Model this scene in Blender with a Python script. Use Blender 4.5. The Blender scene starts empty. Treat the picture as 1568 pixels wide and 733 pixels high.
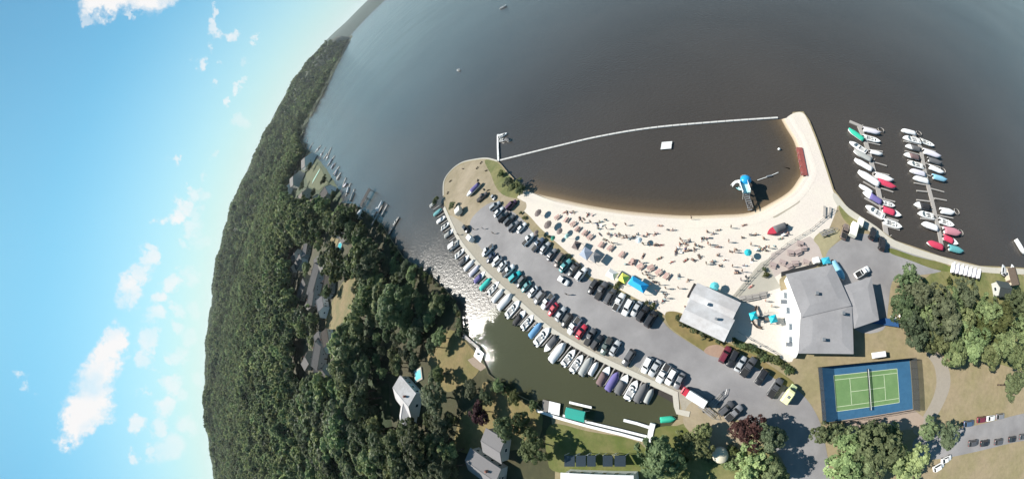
import bpy, bmesh, math, random
import numpy as np
from mathutils import Vector, Matrix

# ------------------------------------------------------------------ camera
S = bpy.context.scene
COL = S.collection
CAM_H = 68.0                      # drone height above the lake, metres
PXW, PXH = 1568.0, 733.0
NAX, NAY = 1120.0, 575.0          # where the ground point below the drone falls in the picture
K = (1.12279225e-01, -6.05652990e-04, -6.96703007e-05, 1.38673316e-06)   # stereographic little-planet lens
MM = 36.0 / PXW
cd = bpy.data.cameras.new('camera'); cam = bpy.data.objects.new('camera', cd); COL.objects.link(cam)
cam.location = (0, 0, CAM_H); cam.rotation_euler = (0, 0, 0)
cd.type = 'PANO'; cd.panorama_type = 'FISHEYE_LENS_POLYNOMIAL'
cd.sensor_width = 36.0; cd.sensor_fit = 'HORIZONTAL'; cd.lens = 9.0
cd.fisheye_fov = 2 * math.pi
cd.fisheye_polynomial_k0 = 0.0
cd.fisheye_polynomial_k1, cd.fisheye_polynomial_k2, cd.fisheye_polynomial_k3, cd.fisheye_polynomial_k4 = [-k for k in K]
cd.shift_x = -(NAX - PXW / 2) / PXW
cd.shift_y = (NAY - PXH / 2) / PXH
cd.clip_start = 0.5; cd.clip_end = 60000
S.camera = cam

# ------------------------------------------------------------------ light
SUN_AZ = math.radians(176.0)      # direction towards the sun, from +x
SUN_EL = math.radians(34.5)
sd = bpy.data.lights.new('sun', 'SUN'); sun = bpy.data.objects.new('sun', sd); COL.objects.link(sun)
sd.energy = 4.4; sd.angle = math.radians(0.55); sd.color = (1.0, 0.95, 0.87)
SUN_DIR = Vector((math.cos(SUN_AZ) * math.cos(SUN_EL), math.sin(SUN_AZ) * math.cos(SUN_EL), math.sin(SUN_EL)))
sun.rotation_euler = (-SUN_DIR).to_track_quat('-Z', 'Y').to_euler()
sun.location = (0, 0, 300)
S.view_settings.view_transform = 'Standard'; S.view_settings.look = 'None'
S.view_settings.gamma = 1.0; S.view_settings.use_curve_mapping = False
S.view_settings.exposure = 1.0
S.render.engine = 'CYCLES'
S.cycles.max_bounces = 6; S.cycles.diffuse_bounces = 3; S.cycles.glossy_bounces = 3
S.cycles.transparent_max_bounces = 12; S.cycles.transmission_bounces = 4
S.cycles.caustics_reflective = False; S.cycles.caustics_refractive = False

def pix_dir(x, y):
    """world direction seen at a place of the photograph"""
    vx, vy = x - NAX, NAY - y
    r = math.hypot(vx, vy) or 1e-6
    q = r * MM
    t = K[0] * q + K[1] * q ** 2 + K[2] * q ** 3 + K[3] * q ** 4
    return Vector((vx / r * math.sin(t), vy / r * math.sin(t), -math.cos(t)))

LZ = 0.6                          # level of the land above the lake
def G(x, y, z=LZ):
    """survey: the point of the level z that the photograph shows at x, y"""
    d = pix_dir(x, y)
    k = (CAM_H - z) / max(-d.z, 1e-3)
    return Vector((d.x * k, d.y * k, z))

# ------------------------------------------------------------------ world
w = bpy.data.worlds.new('World'); S.world = w; w.use_nodes = True
nt = w.node_tree; N = nt.nodes; L = nt.links; N.clear()
def nd(tree, kind, **kw):
    n = tree.nodes.new(kind)
    for k, v in kw.items(): setattr(n, k, v)
    return n
out = nd(nt, 'ShaderNodeOutputWorld'); bg = nd(nt, 'ShaderNodeBackground'); bg.inputs['Strength'].default_value = 0.055
sky = nd(nt, 'ShaderNodeTexSky'); sky.sky_type = 'NISHITA'; sky.sun_disc = False
sky.sun_elevation = SUN_EL; sky.sun_rotation = math.atan2(SUN_DIR.x, SUN_DIR.y)
sky.altitude = 100; sky.air_density = 1.0; sky.dust_density = 0.25; sky.ozone_density = 2.0
tint = nd(nt, 'ShaderNodeMix', data_type='RGBA', blend_type='MULTIPLY'); tint.inputs[0].default_value = 1.0
tint.inputs[7].default_value = (0.47, 0.92, 0.93, 1)
L.new(sky.outputs[0], tint.inputs[6])
tc = nd(nt, 'ShaderNodeTexCoord')
# pale summer haze low in the sky, the same all round the horizon
sx_ = nd(nt, 'ShaderNodeSeparateXYZ'); L.new(tc.outputs['Generated'], sx_.inputs[0])
hz_ = nd(nt, 'ShaderNodeMapRange'); hz_.inputs[1].default_value = .30; hz_.inputs[2].default_value = -.02; L.new(sx_.outputs['Z'], hz_.inputs[0])
hp_ = nd(nt, 'ShaderNodeMath', operation='POWER'); hp_.inputs[1].default_value = 1.5; L.new(hz_.outputs[0], hp_.inputs[0])
hm_ = nd(nt, 'ShaderNodeMath', operation='MULTIPLY'); hm_.inputs[1].default_value = .92; L.new(hp_.outputs[0], hm_.inputs[0])
hzm = nd(nt, 'ShaderNodeMix', data_type='RGBA'); hzm.inputs[7].default_value = (5.9, 6.6, 7.1, 1); L.new(hm_.outputs[0], hzm.inputs[0]); L.new(tint.outputs[2], hzm.inputs[6])
wn = nd(nt, 'ShaderNodeTexNoise'); wn.inputs['Scale'].default_value = 13.0; wn.inputs['Detail'].default_value = 7.0; wn.inputs['Roughness'].default_value = 0.7
L.new(tc.outputs['Generated'], wn.inputs['Vector'])
wsub = nd(nt, 'ShaderNodeVectorMath', operation='SUBTRACT'); wsub.inputs[1].default_value = (0.5, 0.5, 0.5); L.new(wn.outputs['Color'], wsub.inputs[0])
wsc = nd(nt, 'ShaderNodeVectorMath', operation='SCALE'); wsc.inputs['Scale'].default_value = 0.1; L.new(wsub.outputs[0], wsc.inputs[0])
wadd = nd(nt, 'ShaderNodeVectorMath', operation='ADD'); L.new(tc.outputs['Generated'], wadd.inputs[0]); L.new(wsc.outputs[0], wadd.inputs[1])
# heaps of fair-weather cloud all round the sky: (direction, angular size, strength); those in view were read from the photograph
rc = random.Random(5)
CL = [(122, 655, 20, 1.2), (116, 640, 18, 1.2), (128, 628, 26, 1.3), (140, 604, 26, 1.3), (150, 580, 24, 1.3), (160, 556, 22, 1.3), (138, 650, 14, 1.0), (170, 535, 18, 1.2), (178, 518, 16, 1.1), (196, 460, 16, 1.1), (202, 440, 18, 1.2), (212, 418, 14, 1.0), (222, 396, 12, .9), (226, 382, 9, .8),
      (216, 545, 13, .7), (226, 520, 14, .75), (238, 486, 14, .75), (248, 456, 14, .75), (257, 428, 13, .7), (264, 402, 10, .6), (40, 565, 10, .9), (42, 590, 9, .8), (203, 648, 12, .9), (206, 690, 9, .6), (243, 655, 16, .7), (248, 625, 16, .7), (258, 590, 16, .6),
      (244, 335, 12, 1.0), (246, 355, 9, .8), (268, 330, 12, 1.0), (280, 312, 13, 1.0), (296, 292, 12, 1.0), (306, 282, 8, .8), (296, 345, 16, .5), (332, 38, 10, .9), (350, 48, 8, .8), (336, 20, 7, .7), (314, 102, 9, .8), (302, 96, 6, .6), (388, 60, 6, .6), (356, 150, 8, .8), (366, 138, 9, .9), (374, 128, 7, .7),
      (140, 2, 18, 1.1), (165, 6, 20, 1.2), (190, -4, 20, 1.2), (215, -6, 22, 1.2), (240, -8, 16, 1.0), (208, 28, 7, .7), (132, 30, 6, .6), (270, 255, 8, .7), (368, 185, 10, .4), (262, 690, 22, .5), (276, 540, 18, .45), (290, 655, 18, .45), (286, 420, 16, .4), (310, 370, 14, .35), (300, 320, 12, .5), (318, 270, 10, .5), (312, 300, 9, .5), (330, 235, 8, .4), (298, 470, 12, .4), (290, 510, 14, .4), (300, 580, 12, .35), (272, 470, 10, .5), (268, 500, 10, .5), (238, 560, 9, .6), (255, 545, 9, .5), (285, 375, 9, .5), (276, 395, 9, .5), (345, 95, 6, .6), (325, 70, 6, .6), (335, 130, 6, .5), (380, 100, 6, .4), (270, 610, 10, .5), (232, 690, 10, .5), (225, 600, 8, .5)]
blobs = [(pix_dir(x, y), s * .00135, a) for x, y, s, a in CL]
for i in range(13):
    az = rc.uniform(-2.2, 2.5); el = rc.uniform(.06, 1.2)
    d0 = Vector((math.cos(az) * math.cos(el), math.sin(az) * math.cos(el), math.sin(el)))
    for j in range(2):
        d1 = (d0 + Vector((rc.uniform(-.08, .08), rc.uniform(-.08, .08), rc.uniform(-.03, .03)))).normalized()
        blobs.append((d1, rc.uniform(.02, .05), rc.uniform(.6, 1.2)))
acc = None
for d, s, a in blobs:
    dist = nd(nt, 'ShaderNodeVectorMath', operation='DISTANCE'); dist.inputs[1].default_value = d; L.new(wadd.outputs[0], dist.inputs[0])
    mr = nd(nt, 'ShaderNodeMapRange', interpolation_type='SMOOTHSTEP'); mr.inputs[1].default_value = s * 1.12; mr.inputs[2].default_value = s * .5
    mr.inputs[3].default_value = 0.0; mr.inputs[4].default_value = a; L.new(dist.outputs['Value'], mr.inputs[0])
    if acc is None: acc = mr.outputs[0]
    else:
        m = nd(nt, 'ShaderNodeMath', operation='MAXIMUM'); L.new(acc, m.inputs[0]); L.new(mr.outputs[0], m.inputs[1]); acc = m.outputs[0]
wn2 = nd(nt, 'ShaderNodeTexNoise'); wn2.inputs['Scale'].default_value = 16.0; wn2.inputs['Detail'].default_value = 6.0; L.new(tc.outputs['Generated'], wn2.inputs['Vector'])
mr2 = nd(nt, 'ShaderNodeMapRange'); mr2.inputs[1].default_value = .3; mr2.inputs[2].default_value = .62; mr2.inputs[3].default_value = .45; mr2.inputs[4].default_value = 1.05; L.new(wn2.outputs[0], mr2.inputs[0])
mm_ = nd(nt, 'ShaderNodeMath', operation='MULTIPLY', use_clamp=True); L.new(acc, mm_.inputs[0]); L.new(mr2.outputs[0], mm_.inputs[1])
cmix = nd(nt, 'ShaderNodeMix', data_type='RGBA'); cmix.inputs[7].default_value = (8.6, 8.5, 8.5, 1)
L.new(mm_.outputs[0], cmix.inputs[0]); L.new(hzm.outputs[2], cmix.inputs[6])
L.new(cmix.outputs[2], bg.inputs['Color']); L.new(bg.outputs[0], out.inputs['Surface'])

# ------------------------------------------------------------------ helpers
rnd = random.Random(11)
def lin(c):
    c = c / 255.0
    return c / 12.92 if c <= .04045 else ((c + .055) / 1.055) ** 2.4
def rgb(r, g, b, k=1.0): return (lin(r) * k, lin(g) * k, lin(b) * k, 1.0)
MATS = {}
def mat(name, col, rough=.7, var=0.0, scale=4.0, bump=0.0, bscale=20.0, metal=0.0, spec=.3, objvar=0.0, col2=None, c2scale=.1, coat=0.0, detail=6.0):
    """plain procedural material: base colour, broken up by noise, fine bump, per-object variation"""
    if name in MATS: return MATS[name]
    m = bpy.data.materials.new(name); m.use_nodes = True; t = m.node_tree
    b = t.nodes['Principled BSDF']
    b.inputs['Roughness'].default_value = rough; b.inputs['Metallic'].default_value = metal
    b.inputs['Specular IOR Level'].default_value = spec
    b.inputs['Coat Weight'].default_value = coat
    src = None
    rgbn = nd(t, 'ShaderNodeRGB'); rgbn.outputs[0].default_value = col; src = rgbn.outputs[0]
    geo = nd(t, 'ShaderNodeNewGeometry')
    if col2 is not None:
        n2 = nd(t, 'ShaderNodeTexNoise'); n2.inputs['Scale'].default_value = c2scale; n2.inputs['Detail'].default_value = 8; n2.inputs['Roughness'].default_value = .65
        t.links.new(geo.outputs['Position'], n2.inputs['Vector'])
        r2 = nd(t, 'ShaderNodeMapRange'); r2.inputs[1].default_value = .4; r2.inputs[2].default_value = .62; t.links.new(n2.outputs[0], r2.inputs[0])
        mx = nd(t, 'ShaderNodeMix', data_type='RGBA'); mx.inputs[7].default_value = col2
        t.links.new(r2.outputs[0], mx.inputs[0]); t.links.new(src, mx.inputs[6]); src = mx.outputs[2]
    if var > 0:
        n1 = nd(t, 'ShaderNodeTexNoise'); n1.inputs['Scale'].default_value = scale; n1.inputs['Detail'].default_value = detail; n1.inputs['Roughness'].default_value = .7
        t.links.new(geo.outputs['Position'], n1.inputs['Vector'])
        r1 = nd(t, 'ShaderNodeMapRange'); r1.inputs[1].default_value = .25; r1.inputs[2].default_value = .75; r1.inputs[3].default_value = 1 - var; r1.inputs[4].default_value = 1 + var
        t.links.new(n1.outputs[0], r1.inputs[0])
        h = nd(t, 'ShaderNodeHueSaturation'); t.links.new(r1.outputs[0], h.inputs['Value']); t.links.new(src, h.inputs['Color']); src = h.outputs[0]
    if objvar > 0:
        oi = nd(t, 'ShaderNodeObjectInfo')
        r3 = nd(t, 'ShaderNodeMapRange'); r3.inputs[3].default_value = 1 - objvar; r3.inputs[4].default_value = 1 + objvar; t.links.new(oi.outputs['Random'], r3.inputs[0])
        h3 = nd(t, 'ShaderNodeHueSaturation'); t.links.new(r3.outputs[0], h3.inputs['Value']); t.links.new(src, h3.inputs['Color']); src = h3.outputs[0]
    t.links.new(src, b.inputs['Base Color'])
    if bump > 0:
        nb = nd(t, 'ShaderNodeTexNoise'); nb.inputs['Scale'].default_value = bscale; nb.inputs['Detail'].default_value = 5
        t.links.new(geo.outputs['Position'], nb.inputs['Vector'])
        bp = nd(t, 'ShaderNodeBump'); bp.inputs['Strength'].default_value = bump; bp.inputs['Distance'].default_value = .1
        t.links.new(nb.outputs[0], bp.inputs['Height']); t.links.new(bp.outputs[0], b.inputs['Normal'])
    MATS[name] = m
    return m

def tag(o, label=None, cat=None, group=None, kind=None):
    if label: o['label'] = label
    if cat: o['category'] = cat
    if group: o['group'] = group
    if kind: o['kind'] = kind
    return o
def empty(name, loc, rz=0.0):
    o = bpy.data.objects.new(name, None); COL.objects.link(o); o.location = loc; o.rotation_euler = (0, 0, rz); o.empty_display_size = .2
    return o
def link(name, me, m=None, parent=None, loc=None, rz=0.0, sc=None):
    o = bpy.data.objects.new(name, me); COL.objects.link(o)
    if m is not None:
        if len(me.materials) == 0: me.materials.append(m)
        if me.materials[0] is not m:
            o.material_slots[0].link = 'OBJECT'; o.material_slots[0].material = m
    if parent is not None: o.parent = parent
    if loc is not None: o.location = loc
    if rz: o.rotation_euler = (0, 0, rz)
    if sc is not None: o.scale = sc
    return o
class MB:
    """collects simple shapes into one mesh"""
    def __init__(s): s.v = []; s.f = []; s.smooth = False
    def add(s, vs, fs):
        k = len(s.v); s.v += [tuple(p) for p in vs]; s.f += [tuple(i + k for i in q) for q in fs]; return s
    def box(s, c, d, rz=0.0, taper=1.0):
        x, y, z = d[0] / 2, d[1] / 2, d[2] / 2; ca, sa = math.cos(rz), math.sin(rz)
        vs = []
        for zz, t in ((-z, 1.0), (z, taper)):
            for a, b in ((-1, -1), (1, -1), (1, 1), (-1, 1)):
                px, py = a * x * t, b * y * t
                vs.append((c[0] + px * ca - py * sa, c[1] + px * sa + py * ca, c[2] + zz))
        return s.add(vs, [(3, 2, 1, 0), (4, 5, 6, 7), (0, 1, 5, 4), (1, 2, 6, 5), (2, 3, 7, 6), (3, 0, 4, 7)])
    def loft(s, rings, cap=True):
        n = len(rings[0]); vs = [p for r in rings for p in r]; fs = []
        for i in range(len(rings) - 1):
            for j in range(n):
                a, b = i * n + j, i * n + (j + 1) % n
                fs.append((a, b, b + n, a + n))
        if cap: fs.append(tuple(range(n))[::-1]); fs.append(tuple((len(rings) - 1) * n + j for j in range(n)))
        return s.add(vs, fs)
    def tube(s, p, q, r0, r1=None, n=8):
        p, q = Vector(p), Vector(q); r1 = r0 if r1 is None else r1
        d = (q - p).normalized(); u = d.orthogonal().normalized(); v = d.cross(u)
        ring = lambda c, r: [c + (u * math.cos(2 * math.pi * k / n) + v * math.sin(2 * math.pi * k / n)) * r for k in range(n)]
        return s.loft([ring(p, r0), ring(q, r1)])
    def prism(s, poly, z0, z1):
        n = len(poly)
        return s.loft([[(p[0], p[1], z0) for p in poly], [(p[0], p[1], z1) for p in poly]])
    def lathe(s, c, prof, n=14):
        return s.loft([[(c[0] + r * math.cos(2 * math.pi * k / n), c[1] + r * math.sin(2 * math.pi * k / n), c[2] + z) for k in range(n)] for r, z in prof])
    def mesh(s, name, smooth=False):
        me = bpy.data.meshes.new(name); me.from_pydata(s.v, [], s.f); me.update()
        bm = bmesh.new(); bm.from_mesh(me); bmesh.ops.recalc_face_normals(bm, faces=bm.faces); bm.to_mesh(me); bm.free()
        if smooth:
            for p in me.polygons: p.use_smooth = True
        return me
    def build(s, name, m, parent=None, smooth=False, **kw):
        return link(name, s.mesh(name, smooth), m, parent, **kw)

def spline(pts, n=6, closed=False):
    P = [np.array(p[:2], float) for p in pts]; out = []; k = len(P)
    rng = range(k) if closed else range(k - 1)
    for i in rng:
        p0 = P[(i - 1) % k] if closed or i > 0 else P[i]; p1 = P[i]; p2 = P[(i + 1) % k]
        p3 = P[(i + 2) % k] if closed or i + 2 < k else P[(i + 1) % k]
        for j in range(n):
            t = j / n
            out.append(tuple(.5 * ((2 * p1) + (-p0 + p2) * t + (2 * p0 - 5 * p1 + 4 * p2 - p3) * t * t + (-p0 + 3 * p1 - 3 * p2 + p3) * t ** 3)))
    if not closed: out.append(tuple(P[-1]))
    return out
def flat_mesh(name, poly, z, skirt=0.0):
    bm = bmesh.new(); vs = [bm.verts.new((p[0], p[1], z)) for p in poly]
    es = [bm.edges.new((vs[i], vs[(i + 1) % len(vs)])) for i in range(len(vs))]
    bmesh.ops.triangle_fill(bm, use_beauty=True, use_dissolve=False, edges=es, normal=(0, 0, 1))
    for f in bm.faces:
        f.normal_update()
        if f.normal.z < 0: f.normal_flip()
    if skirt > 0:
        lo = [bm.verts.new((p[0], p[1], z - skirt)) for p in poly]
        for i in range(len(vs)):
            j = (i + 1) % len(vs); bm.faces.new((vs[i], vs[j], lo[j], lo[i]))
    me = bpy.data.meshes.new(name); bm.to_mesh(me); bm.free(); return me
def sheet(name, px, z, m, smooth=4, closed=True, skirt=0.0, kind='structure', label=None, cat=None):
    poly = spline(px, smooth, True) if smooth > 1 else px
    w_ = [G(x, y, z) for x, y in poly]
    o = link(name, flat_mesh(name, w_, z, skirt), m)
    return tag(o, label, cat, kind=kind)
def ribbon(name, wpts, width, z0, z1, m, parent=None):
    """a strip of constant width along world points, with thickness"""
    n = len(wpts); Lf = []; Rt = []
    for i in range(n):
        a = Vector(wpts[max(i - 1, 0)]); b = Vector(wpts[min(i + 1, n - 1)]); d = (b - a); d.z = 0; d.normalize(); q = Vector((-d.y, d.x, 0)) * width / 2
        Lf.append(Vector(wpts[i]) + q); Rt.append(Vector(wpts[i]) - q)
    rings = [[(l.x, l.y, z0), (l.x, l.y, z1), (r.x, r.y, z1), (r.x, r.y, z0)] for l, r in zip(Lf, Rt)]
    return MB().loft(rings).build(name, m, parent)
def heading(x, y, deg, z=LZ):
    """world angle of the line that runs through a place of the photograph at deg above its horizontal"""
    c, s_ = math.cos(math.radians(deg)) * 3, math.sin(math.radians(deg)) * 3
    d = G(x + c, y - s_, z) - G(x - c, y + s_, z)
    return math.atan2(d.y, d.x)
ORD = 'first second third fourth fifth sixth seventh eighth ninth tenth eleventh twelfth thirteenth fourteenth fifteenth sixteenth seventeenth eighteenth nineteenth twentieth'.split()
def nth(i):
    if i <= 20: return ORD[i - 1]
    t = 'twenty' if i < 30 else 'thirty'
    return (t + '-' + ORD[i % 10 - 1]) if i % 10 else ('thirtieth' if i == 30 else 'fortieth')
def interp(x, tab): return float(np.interp(x, [a for a, _ in tab], [b for _, b in tab]))
# ------------------------------------------------------------------ materials
def water_mat(name, col, base_rough, ruff=False, attr=False):
    m = bpy.data.materials.new(name); m.use_nodes = True; t = m.node_tree; b = t.nodes['Principled BSDF']
    b.inputs['IOR'].default_value = 1.33; b.inputs['Roughness'].default_value = base_rough
    geo = nd(t, 'ShaderNodeNewGeometry'); src = None
    big = nd(t, 'ShaderNodeTexNoise'); big.inputs['Scale'].default_value = .012; big.inputs['Detail'].default_value = 5; t.links.new(geo.outputs['Position'], big.inputs['Vector'])
    r = nd(t, 'ShaderNodeMapRange'); r.inputs[1].default_value = .3; r.inputs[2].default_value = .7; r.inputs[3].default_value = .86; r.inputs[4].default_value = 1.14; t.links.new(big.outputs[0], r.inputs[0])
    h = nd(t, 'ShaderNodeHueSaturation'); h.inputs['Color'].default_value = col; t.links.new(r.outputs[0], h.inputs['Value'])
    if attr:
        a = nd(t, 'ShaderNodeAttribute'); a.attribute_name = 'depth_tint'; t.links.new(a.outputs['Color'], h.inputs['Color'])
    t.links.new(h.outputs[0], b.inputs['Base Color'])
    n1 = nd(t, 'ShaderNodeTexNoise'); n1.inputs['Scale'].default_value = .55; n1.inputs['Detail'].default_value = 6; n1.inputs['Roughness'].default_value = .6
    mp = nd(t, 'ShaderNodeMapping'); mp.inputs['Scale'].default_value = (1.0, 1.9, 1.0); mp.inputs['Rotation'].default_value = (0, 0, .5)
    t.links.new(geo.outputs['Position'], mp.inputs['Vector']); t.links.new(mp.outputs[0], n1.inputs['Vector'])
    bp = nd(t, 'ShaderNodeBump'); bp.inputs['Distance'].default_value = .7; bp.inputs['Strength'].default_value = .25 if base_rough > .1 else .08
    t.links.new(n1.outputs[0], bp.inputs['Height']); t.links.new(bp.outputs[0], b.inputs['Normal'])
    if ruff:      # wind-ruffled water off the wooded bank
        acc = None
        wz = nd(t, 'ShaderNodeTexNoise'); wz.inputs['Scale'].default_value = .09; wz.inputs['Detail'].default_value = 6; t.links.new(geo.outputs['Position'], wz.inputs['Vector'])
        ws = nd(t, 'ShaderNodeVectorMath', operation='SCALE'); ws.inputs['Scale'].default_value = 26.0
        w0 = nd(t, 'ShaderNodeVectorMath', operation='SUBTRACT'); w0.inputs[1].default_value = (.5, .5, .5); t.links.new(wz.outputs['Color'], w0.inputs[0]); t.links.new(w0.outputs[0], ws.inputs[0])
        wa = nd(t, 'ShaderNodeVectorMath', operation='ADD'); t.links.new(geo.outputs['Position'], wa.inputs[0]); t.links.new(ws.outputs[0], wa.inputs[1])
        for (px, py, rad, amp) in ((748, 462, 12, 1.0), (738, 452, 16, 1.0), (712, 440, 21, 1.0), (690, 420, 19, 1.0), (665, 395, 18, .8), (645, 368, 18, .5), (625, 350, 14, .3)):
            g = G(px, py, 0)
            fz = nd(t, 'ShaderNodeVectorMath', operation='MULTIPLY'); fz.inputs[1].default_value = (1, 1, 0); t.links.new(wa.outputs[0], fz.inputs[0])
            di = nd(t, 'ShaderNodeVectorMath', operation='DISTANCE'); di.inputs[1].default_value = (g.x, g.y, 0); t.links.new(fz.outputs[0], di.inputs[0])
            q = nd(t, 'ShaderNodeMapRange', interpolation_type='SMOOTHSTEP'); q.inputs[1].default_value = rad * 1.2; q.inputs[2].default_value = rad * .35; q.inputs[3].default_value = 0; q.inputs[4].default_value = amp; t.links.new(di.outputs['Value'], q.inputs[0])
            if acc is None: acc = q.outputs[0]
            else:
                mx = nd(t, 'ShaderNodeMath', operation='MAXIMUM'); t.links.new(acc, mx.inputs[0]); t.links.new(q.outputs[0], mx.inputs[1]); acc = mx.outputs[0]
        rr = nd(t, 'ShaderNodeMapRange'); rr.inputs[3].default_value = base_rough; rr.inputs[4].default_value = .30; t.links.new(acc, rr.inputs[0]); t.links.new(rr.outputs[0], b.inputs['Roughness'])
        sm_ = nd(t, 'ShaderNodeMapping'); sm_.inputs['Scale'].default_value = (.008, .015, 1); sm_.inputs['Rotation'].default_value = (0, 0, .35); t.links.new(geo.outputs['Position'], sm_.inputs['Vector'])
        sn_ = nd(t, 'ShaderNodeTexNoise'); sn_.inputs['Scale'].default_value = 1; sn_.inputs['Detail'].default_value = 5; t.links.new(sm_.outputs[0], sn_.inputs['Vector'])
        sr_ = nd(t, 'ShaderNodeMapRange'); sr_.inputs[1].default_value = .38; sr_.inputs[2].default_value = .62; sr_.inputs[3].default_value = base_rough * .92; sr_.inputs[4].default_value = base_rough * 1.08; t.links.new(sn_.outputs[0], sr_.inputs[0]); t.links.new(sr_.outputs[0], rr.inputs[3])
        n2 = nd(t, 'ShaderNodeTexNoise'); n2.inputs['Scale'].default_value = 3.4; n2.inputs['Detail'].default_value = 4; n2.inputs['Roughness'].default_value = .55; t.links.new(geo.outputs['Position'], n2.inputs['Vector'])
        b2 = nd(t, 'ShaderNodeBump'); b2.inputs['Distance'].default_value = .075
        sc = nd(t, 'ShaderNodeMath', operation='MULTIPLY'); sc.inputs[1].default_value = .85; t.links.new(acc, sc.inputs[0]); t.links.new(sc.outputs[0], b2.inputs['Strength'])
        t.links.new(n2.outputs[0], b2.inputs['Height']); t.links.new(bp.outputs[0], b2.inputs['Normal']); t.links.new(b2.outputs[0], b.inputs['Normal'])
    return m
LAKE = (.055, .048, .042, 1)
M_lake = water_mat('lake_water', LAKE, .20, ruff=True)
M_chan = water_mat('channel_water', (.060, .062, .034, 1), .02, ruff=True)
M_shal = water_mat('shallow_water', LAKE, .20, attr=True)
M_tan = mat('dry_ground', rgb(190, 172, 140, .56), .9, .18, .6, .3, 6, col2=rgb(176, 164, 124, .55), c2scale=.07)
M_sand = mat('beach_sand', rgb(240, 231, 216, .70), .95, .10, 2.2, .5, 3, col2=rgb(232, 221, 211, .72), c2scale=.05)
M_dirt = mat('bare_dirt', rgb(198, 182, 156, .58), .95, .13, .7, .3, 8, col2=rgb(178, 164, 134, .55), c2scale=.09)
M_asph = mat('old_asphalt', rgb(184, 181, 181, .58), .85, .14, .8, .15, 25, col2=rgb(164, 161, 162, .55), c2scale=.05)
M_conc = mat('pale_concrete', rgb(222, 216, 202, .62), .85, .08, 1.2, .15, 12)
M_gravel = mat('gravel_edge', rgb(190, 182, 166, .6), .95, .14, 1.5, .3, 10)
M_patio = mat('pinkish_paving', rgb(214, 200, 192, .62), .9, .06, 1.0, .1, 12)
M_green = mat('grass', rgb(134, 142, 86, .5), .95, .22, .9, .4, 8, col2=rgb(168, 162, 110, .52), c2scale=.12)
M_lawn = mat('lawn', rgb(124, 136, 70, .5), .95, .15, .9, .4, 8, col2=rgb(150, 148, 92, .5), c2scale=.15)
M_dry = mat('dry_lawn', rgb(178, 156, 108, .5), .95, .18, .6, .4, 8, col2=rgb(150, 142, 88, .5), c2scale=.1)
M_floor = mat('forest_floor', rgb(96, 98, 68, .5), .98, .3, .4, .5, 3, col2=rgb(100, 92, 66, .5), c2scale=.05)
M_hill = mat('wooded_slope', rgb(80, 98, 62, .5), .98, .3, .05, .5, .4)
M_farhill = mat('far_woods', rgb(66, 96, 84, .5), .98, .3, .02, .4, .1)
M_wood = mat('weathered_dock_wood', rgb(196, 190, 184, .58), .8, .12, 2.0)
M_white = mat('white_paint', rgb(240, 240, 238, .85), .45, .04, 2.0)
M_dark = mat('dark_rubber', (.025, .025, .026, 1), .7)
M_metal = mat('grey_metal', (.36, .37, .38, 1), .4, metal=.6)

def car_paint(name, col): return mat('paint_' + name, col, .32, spec=.5, coat=.5, objvar=.08)
M_glass = mat('car_glass', (.015, .018, .022, 1), .08, spec=.6)

# ------------------------------------------------------------------ lake, hills, ground
rings = [0, 60, 120, 200, 320, 520, 900, 1700, 3500, 8000, 26000]; nseg = 64
vs = [(0, 0, 0)]; fs = []
for r in rings[1:]:
    vs += [(r * math.cos(2 * math.pi * k / nseg), r * math.sin(2 * math.pi * k / nseg), 0) for k in range(nseg)]
for k in range(nseg): fs.append((0, 1 + k, 1 + (k + 1) % nseg))
for i in range(len(rings) - 2):
    for k in range(nseg):
        a = 1 + i * nseg + k; b_ = 1 + i * nseg + (k + 1) % nseg; fs.append((a, a + nseg, b_ + nseg, b_))
tag(MB().add(vs, fs).build('lake', M_lake), kind='structure')
sheet('channel_water', [(735, 486), (764, 470), (800, 492), (900, 550), (1045, 625), (1050, 650), (1010, 690), (840, 660), (770, 615), (735, 570), (700, 520), (708, 500)], .012, M_chan)

SHORE = [(525, 300), (512, 278), (500, 258), (488, 244), (470, 228), (463, 212), (468, 195), (480, 172), (494, 146), (508, 118), (522, 90), (533, 70), (540, 56)]
SW = [np.array(G(x, y, 0)[:2]) for x, y in SHORE]
land_far = SW + [np.array(p, float) for p in ((-4800, 4300), (-6500, 4300), (-14000, 2000), (-14000, -9000), (-600, -9000), (-330, -3000), (-200, -400), (-150, -80), (-170, 30))]
def inside(pt, poly):
    x, y = pt; c = False; n = len(poly); j = n - 1
    for i in range(n):
        xi, yi = poly[i][0], poly[i][1]; xj, yj = poly[j][0], poly[j][1]
        if (yi > y) != (yj > y) and x < (xj - xi) * (y - yi) / (yj - yi) + xi: c = not c
        j = i
    return c
LF = np.array(land_far)
def shore_dist(P):
    """signed distance inland for an array of points"""
    A = LF; B = np.roll(LF, -1, 0); P = np.asarray(P, float)
    best = np.full(len(P), 1e18); ins = np.zeros(len(P), bool)
    for i, (a, b) in enumerate(zip(A, B)):
        ab = b - a; t = np.clip(((P - a) @ ab) / (ab @ ab), 0, 1); q = a + t[:, None] * ab
        if i < len(SW) + 1: best = np.minimum(best, np.hypot(*(P - q).T))
        cond = ((a[1] > P[:, 1]) != (b[1] > P[:, 1])); xx = (b[0] - a[0]) * (P[:, 1] - a[1]) / (b[1] - a[1] + 1e-12) + a[0]
        ins ^= cond & (P[:, 0] < xx)
    return np.where(ins, best, -best)
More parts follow.
